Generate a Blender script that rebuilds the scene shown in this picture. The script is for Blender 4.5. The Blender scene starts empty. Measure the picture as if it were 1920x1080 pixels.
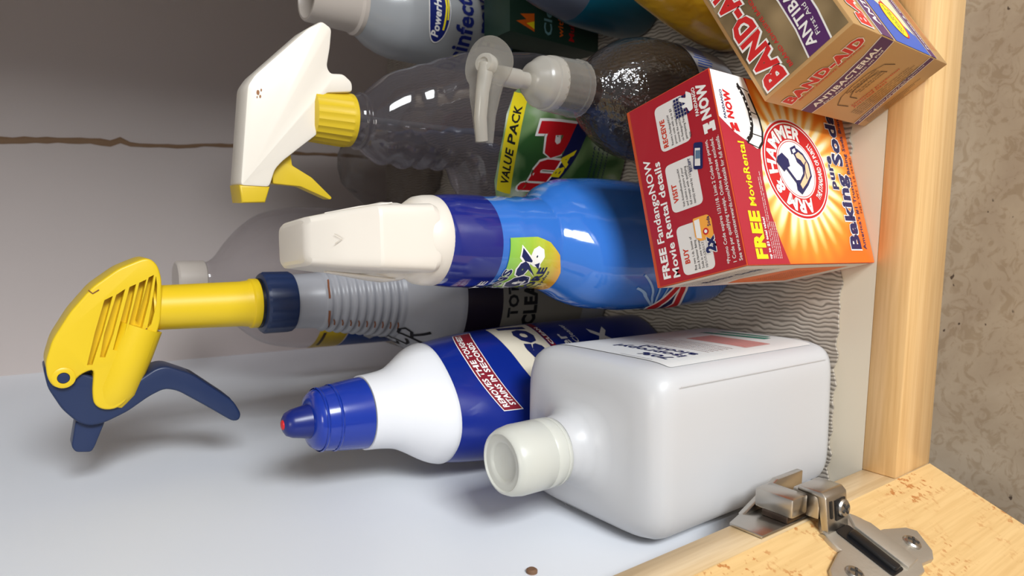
import bpy, bmesh, math, random
from mathutils import Vector, Matrix
random.seed(7)
S = bpy.context.scene
COL = S.collection
pi = math.pi

# ------------------------------------------------------------------ camera
def cam_axes(a, b, c):
    F = Vector((math.sin(a)*math.cos(b), math.cos(a)*math.cos(b), -math.sin(b)))
    R0 = Vector((math.cos(a), -math.sin(a), 0)); U0 = R0.cross(F)
    ix = -U0*math.cos(c) - R0*math.sin(c)
    iy = -R0*math.cos(c) + U0*math.sin(c)
    return ix, iy, F
ix, iy, F = cam_axes(-.1082, .6523, .0413)
cd = bpy.data.cameras.new('camera'); cam = bpy.data.objects.new('camera', cd); COL.objects.link(cam)
cd.sensor_width = 36; cd.lens = 36*1235.6/1920; cd.clip_start = .01
cd.dof.use_dof = True; cd.dof.focus_distance = .35; cd.dof.aperture_fstop = 13.0
m = Matrix((ix, -iy, -F)).transposed().to_4x4(); m.translation = Vector((.1376, -.1763, .4042))
cam.matrix_world = m
S.camera = cam

# ------------------------------------------------------------------ world, lights, exposure
S.view_settings.view_transform = 'Standard'; S.view_settings.look = 'None'
S.view_settings.gamma = 1; S.view_settings.use_curve_mapping = False
S.view_settings.exposure = .06
w = bpy.data.worlds.new('room_light'); S.world = w; w.use_nodes = True
bg = w.node_tree.nodes['Background']; bg.inputs[0].default_value = (.93, .95, 1.0, 1); bg.inputs[1].default_value = .34

def area(name, loc, target, size, sizey, power, col):
    d = bpy.data.lights.new(name, 'AREA'); d.shape = 'RECTANGLE'; d.size = size; d.size_y = sizey
    d.energy = power; d.color = col
    o = bpy.data.objects.new(name, d); COL.objects.link(o); o.location = loc
    o.rotation_euler = (Vector(target)-Vector(loc)).to_track_quat('-Z', 'Y').to_euler()
    return o
area('window_daylight', (1.15, -1.30, .50), (.05, .15, .12), .5, .8, 36, (.93, .97, 1.0))
area('overhead_fill', (.25, -.9, 2.2), (.1, .1, 0), .5, .5, 9, (1.0, .95, .87))  # weak overhead fill, added without a known lamp there

# ------------------------------------------------------------------ materials
def lin(c):
    return tuple((x/12.92 if x <= .04045 else ((x+.055)/1.055)**2.4) for x in c)
MATS = {}
def mat(name, col, rough=.45, spec=.5, metal=0, coat=0, sss=0, trans=0, ior=1.45, alpha=1, bump=None, emit=None):
    if name in MATS: return MATS[name]
    m = bpy.data.materials.new(name); m.use_nodes = True
    p = m.node_tree.nodes['Principled BSDF']
    p.inputs['Base Color'].default_value = (*lin(col), 1)
    p.inputs['Roughness'].default_value = rough
    p.inputs['Specular IOR Level'].default_value = spec
    p.inputs['Metallic'].default_value = metal
    p.inputs['Coat Weight'].default_value = coat
    p.inputs['Coat Roughness'].default_value = .06
    p.inputs['IOR'].default_value = ior
    if sss:
        p.inputs['Subsurface Weight'].default_value = sss
        p.inputs['Subsurface Radius'].default_value = (1, 1, 1)
        p.inputs['Subsurface Scale'].default_value = .006
    nt = m.node_tree
    if bump:
        sc, st, dist = bump
        tc = nt.nodes.new('ShaderNodeTexCoord'); n = nt.nodes.new('ShaderNodeTexNoise'); b = nt.nodes.new('ShaderNodeBump')
        n.inputs['Scale'].default_value = sc; b.inputs['Strength'].default_value = st; b.inputs['Distance'].default_value = dist
        nt.links.new(tc.outputs['Object'], n.inputs['Vector']); nt.links.new(n.outputs['Fac'], b.inputs['Height'])
        nt.links.new(b.outputs['Normal'], p.inputs['Normal'])
    MATS[name] = m
    return m

def film(name, tint, body, body_w, rough=.08, fres=1.3, bump=None, edge=.3):
    """thin-walled see-through plastic: tinted transparency + a share of plastic body + fresnel gloss"""
    if name in MATS: return MATS[name]
    m = bpy.data.materials.new(name); m.use_nodes = True; nt = m.node_tree; N = nt.nodes; L = nt.links
    for n in list(N):
        if n.type != 'OUTPUT_MATERIAL': N.remove(n)
    out = [n for n in N if n.type == 'OUTPUT_MATERIAL'][0]
    tr = N.new('ShaderNodeBsdfTransparent'); tr.inputs[0].default_value = (*lin(tint), 1)
    df = N.new('ShaderNodeBsdfDiffuse'); df.inputs[0].default_value = (*lin(body), 1)
    tl = N.new('ShaderNodeBsdfTranslucent'); tl.inputs[0].default_value = (*lin(body), 1)
    mb = N.new('ShaderNodeMixShader'); mb.inputs[0].default_value = .4; L.new(df.outputs[0], mb.inputs[1]); L.new(tl.outputs[0], mb.inputs[2])
    lw = N.new('ShaderNodeLayerWeight'); lw.inputs[0].default_value = .25
    ad = N.new('ShaderNodeMath'); ad.operation = 'MULTIPLY_ADD'; ad.use_clamp = True
    ad.inputs[1].default_value = edge; ad.inputs[2].default_value = body_w; L.new(lw.outputs['Facing'], ad.inputs[0])
    m1 = N.new('ShaderNodeMixShader'); L.new(ad.outputs[0], m1.inputs[0]); L.new(tr.outputs[0], m1.inputs[1]); L.new(mb.outputs[0], m1.inputs[2])
    gl = N.new('ShaderNodeBsdfGlossy'); gl.inputs['Roughness'].default_value = rough
    fr = N.new('ShaderNodeLayerWeight'); fr.inputs[0].default_value = .5
    pw = N.new('ShaderNodeMath'); pw.operation = 'POWER'; pw.inputs[1].default_value = 4; L.new(fr.outputs['Facing'], pw.inputs[0])
    fm = N.new('ShaderNodeMath'); fm.operation = 'MULTIPLY_ADD'; fm.use_clamp = True; fm.inputs[1].default_value = .55*fres; fm.inputs[2].default_value = .045*fres; L.new(pw.outputs[0], fm.inputs[0])
    m2 = N.new('ShaderNodeMixShader'); L.new(fm.outputs[0], m2.inputs[0]); L.new(m1.outputs[0], m2.inputs[1]); L.new(gl.outputs[0], m2.inputs[2])
    L.new(m2.outputs[0], out.inputs[0])
    if bump:
        sc, st, dist = bump
        tc = N.new('ShaderNodeTexCoord'); n = N.new('ShaderNodeTexNoise'); b = N.new('ShaderNodeBump')
        n.inputs['Scale'].default_value = sc; b.inputs['Strength'].default_value = st; b.inputs['Distance'].default_value = dist
        L.new(tc.outputs['Object'], n.inputs['Vector']); L.new(n.outputs['Fac'], b.inputs['Height'])
        for q in (gl, df, fr): L.new(b.outputs['Normal'], q.inputs['Normal'])
    MATS[name] = m
    return m

def node_mat(name):
    m = bpy.data.materials.new(name); m.use_nodes = True; MATS[name] = m
    nt = m.node_tree
    tc = nt.nodes.new('ShaderNodeTexCoord'); mp = nt.nodes.new('ShaderNodeMapping')
    nt.links.new(tc.outputs['Object'], mp.inputs['Vector'])
    return m, nt, nt.nodes['Principled BSDF'], mp
def ramp(nt, src, stops):
    r = nt.nodes.new('ShaderNodeValToRGB'); cr = r.color_ramp
    while len(cr.elements) < len(stops): cr.elements.new(.5)
    for e, (p, c) in zip(cr.elements, stops):
        e.position = p; e.color = (*lin(c), 1)
    nt.links.new(src, r.inputs[0]); return r
def mixc(nt, fac, a, b, mode='MIX'):
    x = nt.nodes.new('ShaderNodeMix'); x.data_type = 'RGBA'; x.blend_type = mode
    for s, i in ((fac, 0), (a, 6), (b, 7)):
        if hasattr(s, 'links'): nt.links.new(s, x.inputs[i])
        else: x.inputs[i].default_value = s
    return x.outputs[2]
def noise(nt, vec, sc, det=3, rough=.5, dist=0):
    n = nt.nodes.new('ShaderNodeTexNoise'); n.inputs['Scale'].default_value = sc
    n.inputs['Detail'].default_value = det; n.inputs['Roughness'].default_value = rough; n.inputs['Distortion'].default_value = dist
    nt.links.new(vec, n.inputs['Vector']); return n
def bumpn(nt, h, p, st, dist):
    b = nt.nodes.new('ShaderNodeBump'); b.inputs['Strength'].default_value = st; b.inputs['Distance'].default_value = dist
    nt.links.new(h, b.inputs['Height']); nt.links.new(b.outputs[0], p.inputs['Normal'])

def wood(name, axis, c1, c2, c3, specks=False):
    m, nt, p, mp = node_mat(name)
    sc = [60, 60, 60]; sc[axis] = 2.5; mp.inputs['Scale'].default_value = sc
    n = noise(nt, mp.outputs[0], 1.6, 4, .55, .4)
    r = ramp(nt, n.outputs['Fac'], [(.3, c1), (.52, c2), (.75, c3)])
    n2 = noise(nt, mp.outputs[0], 9, 3)
    r2 = ramp(nt, n2.outputs['Fac'], [(.35, (.96, .945, .92)), (.6, (1, 1, 1))])
    out = mixc(nt, 1.0, r.outputs[0], r2.outputs[0], 'MULTIPLY')
    if specks:
        tc = nt.nodes.new('ShaderNodeTexCoord')
        a = noise(nt, tc.outputs['Object'], 260, 3, .6); b = noise(nt, tc.outputs['Object'], 22, 2)
        ra = ramp(nt, a.outputs['Fac'], [(.56, (0, 0, 0)), (.62, (1, 1, 1))]); rb = ramp(nt, b.outputs['Fac'], [(.40, (0, 0, 0)), (.52, (1, 1, 1))])
        k = mixc(nt, 1.0, ra.outputs[0], rb.outputs[0], 'MULTIPLY')
        out = mixc(nt, k, out, (*lin((.72, .47, .24)), 1))
    nt.links.new(out, p.inputs['Base Color']); p.inputs['Roughness'].default_value = .38
    bumpn(nt, n2.outputs['Fac'], p, .12, .0004)
    return m
M_rail = wood('maple_rail', 0, (.86, .70, .48), (.90, .75, .53), (.93, .79, .59))
M_stile = wood('birch_stile', 2, (.78, .66, .48), (.86, .75, .58), (.92, .83, .68))
M_door = wood('maple_door', 2, (.865, .715, .485), (.875, .73, .50), (.89, .75, .525), True)

def paint(name, col, mott=.04, rough=.4):
    m, nt, p, mp = node_mat(name)
    n = noise(nt, mp.outputs[0], 5, 3)
    r = ramp(nt, n.outputs['Fac'], [(.3, tuple(x-mott for x in col)), (.7, col)])
    nt.links.new(r.outputs[0], p.inputs['Base Color']); p.inputs['Roughness'].default_value = rough
    return m
M_side = paint('white_melamine', (.885, .895, .915), .015, .45)
M_back = paint('back_panel_shaded', (.73, .685, .665), .02, .6)  # darker than the sides: shade at the back is put into the colour
M_cfloor = paint('cream_melamine', (.84, .80, .72), .02, .25)

# shelf liner: wavy embossed lines
M_liner, nt, p, mp = node_mat('shelf_liner')
mp.inputs['Scale'].default_value = (1, 1, 1)
n = noise(nt, mp.outputs[0], 75, 1.5, .5)
sep = nt.nodes.new('ShaderNodeSeparateXYZ'); nt.links.new(mp.outputs[0], sep.inputs[0])
def mth(nt, op, a, b=None):
    q = nt.nodes.new('ShaderNodeMath'); q.operation = op
    for i, s in enumerate((a, b)):
        if s is None: continue
        if hasattr(s, 'links'): nt.links.new(s, q.inputs[i])
        else: q.inputs[i].default_value = s
    return q.outputs[0]
ph = mth(nt, 'ADD', mth(nt, 'MULTIPLY', sep.outputs[0], 2300.0), mth(nt, 'MULTIPLY', n.outputs['Fac'], 17.0))
sn = mth(nt, 'SINE', ph)
n3 = noise(nt, mp.outputs[0], 60, 2)
sn2 = mth(nt, 'MULTIPLY', mth(nt, 'ADD', sn, 1), mth(nt, 'MULTIPLY', n3.outputs['Fac'], 1.0))
r = ramp(nt, sn2, [(.12, (.48, .45, .41)), (.42, (.68, .645, .60)), (.9, (.72, .685, .635))])
nt.links.new(r.outputs[0], p.inputs['Base Color']); p.inputs['Roughness'].default_value = .8
bumpn(nt, sn2, p, .4, .0008)

# travertine-look floor tile
M_tile, nt, p, mp = node_mat('travertine_tile')
mp.inputs['Scale'].default_value = (1, 1.2, 1)
n = noise(nt, mp.outputs[0], 9, 6, .6, .6); n2 = noise(nt, mp.outputs[0], 85, 5, .6, 1.6); n3 = noise(nt, mp.outputs[0], 130, 2)
r = ramp(nt, n.outputs['Fac'], [(.3, (.60, .52, .43)), (.5, (.65, .575, .48)), (.7, (.70, .63, .54))])
r2 = ramp(nt, n2.outputs['Fac'], [(.40, (.92, .90, .87)), (.47, (.98, .975, .97)), (.5, (1, 1, 1)), (.62, (1, 1, 1))])
o1 = mixc(nt, 1.0, r.outputs[0], r2.outputs[0], 'MULTIPLY')
r3 = ramp(nt, n3.outputs['Fac'], [(.73, (0, 0, 0)), (.76, (1, 1, 1))])
o2 = mixc(nt, r3.outputs[0], o1, (*lin((.30, .23, .17)), 1))
nt.links.new(o2, p.inputs['Base Color']); p.inputs['Roughness'].default_value = .5

WHITE = mat('ink_white', (.93, .92, .90), .5)
NAVY = mat('ink_navy', (.09, .12, .33), .4)
RED = mat('ink_red', (.78, .10, .13), .4)
BLACK = mat('ink_black', (.08, .08, .09), .5)
YEL = mat('ink_yellow', (.98, .90, .12), .4)

# ------------------------------------------------------------------ mesh helpers
def tag(o, label=None, cat=None, group=None, kind=None):
    if label: o['label'] = label
    if cat: o['category'] = cat
    if group: o['group'] = group
    if kind: o['kind'] = kind
    return o
def link(name, me, parent=None, label=None):
    o = bpy.data.objects.new(name, me); COL.objects.link(o)
    if parent: o.parent = parent
    if label: o['label'] = label
    return o
def empty(name, loc, rz=0, label=None, cat=None, group=None):
    o = bpy.data.objects.new(name, None); COL.objects.link(o); o.location = loc; o.rotation_euler = (0, 0, rz)
    o.empty_display_size = .02
    return tag(o, label, cat, group)
def mk(name, verts, faces, mats, parent=None, smooth=False, idx=None, label=None, angle=None):
    me = bpy.data.meshes.new(name); me.from_pydata([tuple(v) for v in verts], [], faces)
    if not isinstance(mats, (list, tuple)): mats = [mats]
    for q in mats: me.materials.append(q)
    if idx:
        for f, i in zip(me.polygons, idx): f.material_index = i
    bm = bmesh.new(); bm.from_mesh(me); bmesh.ops.recalc_face_normals(bm, faces=bm.faces)
    if smooth:
        for f in bm.faces: f.smooth = True
        if angle:
            for e in bm.edges:
                if len(e.link_faces) == 2 and e.calc_face_angle(0) > angle: e.smooth = False
    bm.to_mesh(me); bm.free()
    return link(name, me, parent, label)
def from_bm(name, bm, m, parent=None, smooth=None, label=None):
    bmesh.ops.recalc_face_normals(bm, faces=bm.faces)
    if smooth:
        for f in bm.faces: f.smooth = True
        for e in bm.edges:
            if len(e.link_faces) == 2 and e.calc_face_angle(0) > smooth: e.smooth = False
    me = bpy.data.meshes.new(name); bm.to_mesh(me); bm.free()
    for q in (m if isinstance(m, (list, tuple)) else [m]): me.materials.append(q)
    return link(name, me, parent, label)
def bm_box(bm, lo, hi, M=None):
    vs = []
    for z in (lo[2], hi[2]):
        for x, y in ((lo[0], lo[1]), (hi[0], lo[1]), (hi[0], hi[1]), (lo[0], hi[1])):
            v = Vector((x, y, z)); vs.append(bm.verts.new(M @ v if M else v))
    for f in ((3, 2, 1, 0), (4, 5, 6, 7), (0, 1, 5, 4), (1, 2, 6, 5), (2, 3, 7, 6), (3, 0, 4, 7)):
        bm.faces.new([vs[i] for i in f])
    return vs
def box(name, lo, hi, m, parent=None, bev=0, seg=2, label=None):
    bm = bmesh.new(); bm_box(bm, lo, hi)
    if bev: bmesh.ops.bevel(bm, geom=bm.edges[:], offset=bev, segments=seg, profile=.6, affect='EDGES')
    return from_bm(name, bm, m, parent, .9 if bev else None, label)

class Loft:
    """stack of superellipse rings: (z, a, b, n, cx, cy)"""
    def __init__(s, secs, N=64):
        s.secs = [tuple(q)+(0,)*(6-len(q)) if len(q) >= 4 else (q[0], q[1], q[2] if len(q) > 2 else q[1], 2, 0, 0) for q in secs]
        s.N = N
    def at(s, z):
        q = s.secs
        if z <= min(q[0][0], q[-1][0]): return q[0] if q[0][0] < q[-1][0] else q[-1]
        for a, b in zip(q, q[1:]):
            if a[0] <= z <= b[0] and b[0] > a[0]:
                t = (z-a[0])/(b[0]-a[0]); return tuple(a[i]+(b[i]-a[i])*t for i in range(6))
        return q[-1]
    @staticmethod
    def pt(sec, t, off=0):
        z, a, b, n, cx, cy = sec
        c, sn = math.cos(t), math.sin(t)
        return Vector((cx+(a+off)*math.copysign(abs(c)**(2/n), c), cy+(b+off)*math.copysign(abs(sn)**(2/n), sn), z))
    def build(s, name, m, parent=None, cap0=True, cap1=True, smooth=True, angle=.6, label=None, rib=None):
        V = []; Fc = []; N = s.N
        for sec in s.secs:
            for k in range(N):
                off = rib(k, sec[0]) if rib else 0
                V.append(s.pt(sec, 2*pi*k/N, off))
        n = len(s.secs)
        for i in range(n-1):
            for k in range(N):
                Fc.append((i*N+k, i*N+(k+1) % N, (i+1)*N+(k+1) % N, (i+1)*N+k))
        if cap0: Fc.append(tuple(range(N-1, -1, -1)))
        if cap1: Fc.append(tuple((n-1)*N+k for k in range(N)))
        return mk(name, V, Fc, m, parent, smooth, angle=angle, label=label)
    def smoothed(s, steps=4):
        """Catmull-Rom refinement of the profile"""
        q = s.secs; out = []
        for i in range(len(q)-1):
            p0 = q[max(i-1, 0)]; p1 = q[i]; p2 = q[i+1]; p3 = q[min(i+2, len(q)-1)]
            for k in range(steps):
                t = k/steps
                out.append(tuple(.5*((2*p1[j])+(-p0[j]+p2[j])*t+(2*p0[j]-5*p1[j]+4*p2[j]-p3[j])*t*t+(-p0[j]+3*p1[j]-3*p2[j]+p3[j])*t**3) for j in range(6)))
        out.append(q[-1]); s.secs = out; return s

def lathe(name, prof, m, parent=None, N=48, at=(0, 0, 0), axis=None, angle=.6, caps=(True, True), label=None, rib=None):
    L = Loft([(z, r, r, 2, 0, 0) for r, z in prof], N)
    o = L.build(name, m, parent, caps[0], caps[1], True, angle, label, rib)
    M = Matrix.Identity(4)
    if axis is not None: M = Vector(axis).to_track_quat('Z', 'Y').to_matrix().to_4x4()
    M.translation = Vector(at)
    o.data.transform(M)
    return o
def extrude(name, pts, d0, d1, m, parent=None, axis='y', bev=0, seg=3, label=None, taper=None, sub=False, holes=None):
    """closed 2D outline (mm) in x-z, extruded along y (mm)"""
    bm = bmesh.new(); n = len(pts)
    A = [bm.verts.new((x/1000, d0/1000, z/1000)) for x, z in pts]
    cx = sum(x for x, z in pts)/n; cz = sum(z for x, z in pts)/n
    tp = taper or 1
    B = [bm.verts.new(((cx+(x-cx)*tp)/1000, d1/1000, (cz+(z-cz)*tp)/1000)) for x, z in pts]
    f1 = bm.faces.new(A); f2 = bm.faces.new(B[::-1])
    for i in range(n): bm.faces.new((A[(i+1) % n], A[i], B[i], B[(i+1) % n]))
    bmesh.ops.recalc_face_normals(bm, faces=bm.faces)
    if bev:
        bmesh.ops.bevel(bm, geom=list(f1.edges)+list(f2.edges), offset=bev/1000, segments=seg, profile=.5, affect='EDGES', clamp_overlap=True)
    if axis == 'x':
        bmesh.ops.transform(bm, matrix=Matrix(((0, 1, 0, 0), (1, 0, 0, 0), (0, 0, 1, 0), (0, 0, 0, 1))), verts=bm.verts)
    if axis == 'z':
        bmesh.ops.transform(bm, matrix=Matrix(((1, 0, 0, 0), (0, 0, 1, 0), (0, 1, 0, 0), (0, 0, 0, 1))), verts=bm.verts)
    return from_bm(name, bm, m, parent, .7, label)
def rounded(pts, r=2, k=3):
    """round the corners of an outline"""
    out = []; n = len(pts)
    for i in range(n):
        p = Vector(pts[i]); a = Vector(pts[i-1])-p; b = Vector(pts[(i+1) % n])-p
        ra = min(r, a.length*.45); rb = min(r, b.length*.45)
        pa = p+a.normalized()*ra; pb = p+b.normalized()*rb
        for j in range(k+1):
            t = j/k; q = pa*(1-t)**2+p*2*t*(1-t)+pb*t*t; out.append((q.x, q.y))
    return out
def tube(name, path, r, m, parent=None, N=12, label=None, closed=False):
    V = []; Fc = []; P = [Vector(p) for p in path]
    for i, p in enumerate(P):
        d = (P[min(i+1, len(P)-1)]-P[max(i-1, 0)]).normalized()
        q = d.to_track_quat('Z', 'Y')
        rr = r[i] if isinstance(r, (list, tuple)) else r
        for k in range(N):
            V.append(p+q @ Vector((rr*math.cos(2*pi*k/N), rr*math.sin(2*pi*k/N), 0)))
    for i in range(len(P)-1):
        for k in range(N): Fc.append((i*N+k, i*N+(k+1) % N, (i+1)*N+(k+1) % N, (i+1)*N+k))
    Fc.append(tuple(range(N-1, -1, -1))); Fc.append(tuple((len(P)-1)*N+k for k in range(N)))
    return mk(name, V, Fc, m, parent, True, angle=.8, label=label)

# ------------------------------------------------------------------ flat print (labels, lettering)
_T = {}
def glyphs(txt, bold=0.0):
    k = (txt, round(bold, 3))
    if k not in _T:
        c = bpy.data.curves.new('t', 'FONT'); c.body = txt; c.offset = bold; c.resolution_u = 2; c.space_character = 1.0+bold*1.6
        o = bpy.data.objects.new('t', c); COL.objects.link(o)
        bpy.context.view_layer.update()
        me = bpy.data.meshes.new_from_object(o.evaluated_get(bpy.context.evaluated_depsgraph_get()))
        vs = [(v.co.x, v.co.y) for v in me.vertices]; fs = [tuple(f.vertices) for f in me.polygons]
        bpy.data.objects.remove(o); bpy.data.curves.remove(c); bpy.data.meshes.remove(me)
        _T[k] = (vs, fs)
    return _T[k]
def ell(cx, cy, rx, ry, n=48, a0=0, a1=2*pi):
    return [(cx+rx*math.cos(a0+(a1-a0)*i/n), cy+ry*math.sin(a0+(a1-a0)*i/n)) for i in range(n if a1-a0 > 6.28 else n+1)]
def rrect(x0, y0, x1, y1, r=2, k=5):
    return rounded([(x0, y0), (x1, y0), (x1, y1), (x0, y1)], r*1.3, k)
class Print:
    """collects coloured shapes in (u,v) millimetres and lays them on a surface"""
    def __init__(s): s.items = []
    def poly(s, pts, m, lay=1): s.items.append((list(pts), [tuple(range(len(pts)))], m, lay)); return s
    def mesh(s, vs, fs, m, lay): s.items.append((vs, fs, m, lay)); return s
    def ring(s, a, b, m, lay=1):
        n = len(a); s.items.append((list(a)+list(b), [(i, (i+1) % n, n+(i+1) % n, n+i) for i in range(n)], m, lay)); return s
    def line(s, p, q, w, m, lay=1):
        d = Vector((q[0]-p[0], q[1]-p[1])); nn = Vector((-d.y, d.x)).normalized()*w/2
        return s.poly([(p[0]-nn.x, p[1]-nn.y), (q[0]-nn.x, q[1]-nn.y), (q[0]+nn.x, q[1]+nn.y), (p[0]+nn.x, p[1]+nn.y)], m, lay)
    def path(s, pts, w, m, lay=1):
        P = [Vector(p) for p in pts]; A = []; B = []
        for i, p in enumerate(P):
            d = (P[min(i+1, len(P)-1)]-P[max(i-1, 0)]).normalized(); nn = Vector((-d.y, d.x))*w/2
            A.append(tuple(p+nn)); B.append(tuple(p-nn))
        n = len(P); s.items.append((A+B, [(i, i+1, n+i+1, n+i) for i in range(n-1)], m, lay)); return s
    def text(s, t, x, y, h, m, lay=2, width=None, bold=.01, slant=0, f=None, align='l', out=None):
        """x,y baseline left; h cap height; width = total width; f maps (u,v)->(u,v); out = (material, bold) outline"""
        if out: s.text(t, x, y, h, out[0], lay-.5, width, bold, slant, f, align, None) if False else None
        def lay_one(bold_, m_, l_):
            vs, fs = glyphs(t, bold_)
            vb, _ = glyphs(t, bold)
            x0 = min(v[0] for v in vb); x1 = max(v[0] for v in vb)
            k = h/.70
            kx = width/(x1-x0) if width else k
            sx = x if align == 'l' else x-(x1-x0)*kx/2 if align == 'c' else x-(x1-x0)*kx
            if bold_ == bold: sh = x0
            else:
                sh = (min(v[0] for v in vs)+max(v[0] for v in vs))/2-(x1-x0)/2
                kx2 = kx*((x1-x0)+2*(bold_-bold))/max(1e-6, max(v[0] for v in vs)-min(v[0] for v in vs))
                c0 = (min(v[0] for v in vs)+max(v[0] for v in vs))/2
                q = [(sx+(x1-x0)*kx/2+(v[0]-c0)*kx2+slant*v[1]*k, y+v[1]*k) for v in vs]
                if f: q = [f(*p) for p in q]
                s.items.append((q, fs, m_, l_)); return
            q = [(sx+(v[0]-sh)*kx+slant*v[1]*k, y+v[1]*k) for v in vs]
            if f: q = [f(*p) for p in q]
            s.items.append((q, fs, m_, l_))
        if out: lay_one(bold+out[1], out[0], lay-.5)
        lay_one(bold, m, lay)
        return s
    def arc(s, t, cx, cy, rx, ry, h, a0, span, m, lay=2, bold=.02, flip=False):
        vs, fs = glyphs(t, bold); x0 = min(v[0] for v in vs); x1 = max(v[0] for v in vs); k = h/.70; q = []
        for X, Y in vs:
            u = (X-x0)/(x1-x0)
            a = a0-span*u if not flip else a0+span*u
            rr = Y*k if not flip else h-Y*k
            q.append((cx+(rx+rr)*math.cos(a), cy+(ry+rr*ry/rx)*math.sin(a)))
        s.items.append((q, fs, m, lay)); return s
    def lay(s, name, parent, fmap, step=None, label=None, base=.00012, dl=.00007):
        mats = []; bm = bmesh.new()
        for vs, fs, m, l in s.items:
            if m not in mats: mats.append(m)
            mi = mats.index(m)
            b2 = bmesh.new(); V = [b2.verts.new((x, y, 0)) for x, y in vs]
            for f in fs:
                try: b2.faces.new([V[i] for i in f])
                except ValueError: pass
            if step:
                bmesh.ops.triangulate(b2, faces=b2.faces)
                xs = [v.co.x for v in b2.verts]; ys = [v.co.y for v in b2.verts]
                for ax, lo, hi, st in ((0, min(xs), max(xs), step[0]), (1, min(ys), max(ys), step[1])):
                    k = math.floor(lo/st)+1
                    while k*st < hi:
                        co = [0, 0, 0]; no = [0, 0, 0]; co[ax] = k*st; no[ax] = 1
                        bmesh.ops.bisect_plane(b2, geom=b2.verts[:]+b2.edges[:]+b2.faces[:], dist=1e-6, plane_co=co, plane_no=no); k += 1
            b2.verts.index_update()
            W = [bm.verts.new(fmap(v.co.x, v.co.y, base+dl*l)) for v in b2.verts]
            for f in b2.faces:
                try:
                    g = bm.faces.new([W[v.index] for v in f.verts]); g.material_index = mi
                    g.smooth = bool(step)
                except ValueError: pass
            b2.free()
        me = bpy.data.meshes.new(name); bm.to_mesh(me); bm.free()
        for q in mats: me.materials.append(q)
        return link(name, me, parent, label)
def plane_map(o, u, v):
    o = Vector(o); u = Vector(u).normalized(); v = Vector(v).normalized(); n = u.cross(v)
    return lambda x, y, off: o+u*(x/1000)+v*(y/1000)+n*off
def wrap_map(L, t0, rad, zs=1):
    """u (mm) runs around the loft from angle t0, v (mm) is height"""
    return lambda x, y, off: L.pt(L.at(y/1000), t0+x/1000/rad, off)
def squiggle(P, x, y, w, h, m, lay=2):
    n = max(2, int(w/(h*.8)))
    for i in range(n):
        xx = x+w*i/n; P.line((xx, y), (xx+h*.35, y+h*random.uniform(.6, 1)), h*.22, m, lay); P.line((xx+h*.3, y+h*.9), (xx+h*.55, y+h*random.uniform(0, .4)), h*.2, m, lay)

# ================================================================== SETTING
D = .63; XW = -.016; XR = .76; ZT = .66; HR = .0473
tag(box('floor', (XW, 0, -.012), (XR, D, 0), M_cfloor), kind='structure')
tag(box('wall_left', (XW-.012, 0, -.012), (XW, D, ZT), M_side), kind='structure')
tag(box('wall_right', (XR, 0, -.012), (XR+.012, D, ZT), M_side), kind='structure')
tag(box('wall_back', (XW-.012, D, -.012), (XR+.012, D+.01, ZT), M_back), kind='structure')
tag(box('ceiling', (XW-.012, 0, ZT), (XR+.012, D+.01, ZT+.012), M_side), kind='structure')
tag(box('shade_door', (.50, -.039, -HR), (XR+.04, -.0195, ZT), M_door), 'added unseen closed right door that shades the cabinet interior', kind='structure')  # unseen door, added to keep light off the right and back
tag(box('trim_1', (0, -.019, -HR), (XR+.04, 0, 0), M_rail, bev=.0006, seg=1), 'pale maple bottom rail of the cabinet face frame', kind='structure')
tag(box('trim_2', (-.045, -.019, -HR), (0, 0, ZT), M_stile, bev=.0004, seg=1), 'pale birch stile at the hinge side of the cabinet', kind='structure')
tag(box('trim_3', (-.045, .06, -.15), (XR+.04, .075, -.012), M_side), 'recessed toe kick board under the cabinet', kind='structure')
tag(box('floor_2', (-1.5, -1.8, -.17), (2.0, .06, -.15), M_tile), 'beige travertine floor tile in front of the cabinet', kind='structure')
# ragged seam of dried sealant down the back wall
vs = []; fs = []
m_seam = mat('dried_sealant', (.50, .39, .29), .8, bump=(300, .6, .001))
zz = [.0+.009*i for i in range(74)]
for i, z in enumerate(zz):
    cx = .2275-.062*max(0, z-.17)+.0016*math.sin(z*40)+random.uniform(-.0006, .0006)
    if i == 34: cx += .004
    wd = random.uniform(.0018, .0030)*(1.25 if z > .30 else .8)
    vs += [(cx-wd, D-.0002, z), (cx-wd*.3, D-.0016, z), (cx+wd*.5, D-.0014, z), (cx+wd, D-.0002, z)]
    if i:
        a = 4*(i-1); b = 4*i
        for k in range(3): fs.append((a+k, a+k+1, b+k+1, b+k))
tag(mk('trim_4', vs, fs, m_seam, None, True), 'ragged brown line of dried sealant down the back wall', kind='structure')
# shelf pin hole plug in the left wall
o = lathe('shelf_pin', [(.0026, 0), (.0026, .0012), (.0018, .0018), (.0006, .0018)], mat('brown_plug', (.45, .33, .24), .6), None, 20, (XW, .0433, .2202), (1, 0, 0))
tag(o, 'small brown plug in a hole high on the white side wall by the hinge', 'plug')

# shelf liner
bm = bmesh.new()
x0, x1, y0, y1 = XW+.001, XR-.002, .0195, D-.003
top = []; nx = 160
for i in range(nx+1):
    x = x0+(x1-x0)*i/nx
    yy = y0+.0009*math.sin(x*900)+.0006*math.sin(x*2300+1)
    top.append([bm.verts.new((x, yy, .0002)), bm.verts.new((x, yy, .0014)), bm.verts.new((x, y1, .0014))])
for a, b in zip(top, top[1:]):
    bm.faces.new((a[0], b[0], b[1], a[1])); bm.faces.new((a[1], b[1], b[2], a[2]))
o = from_bm('shelf_liner', bm, M_liner); tag(o, 'grey ribbed woven-look shelf liner covering the cabinet floor', 'shelf liner')

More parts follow.
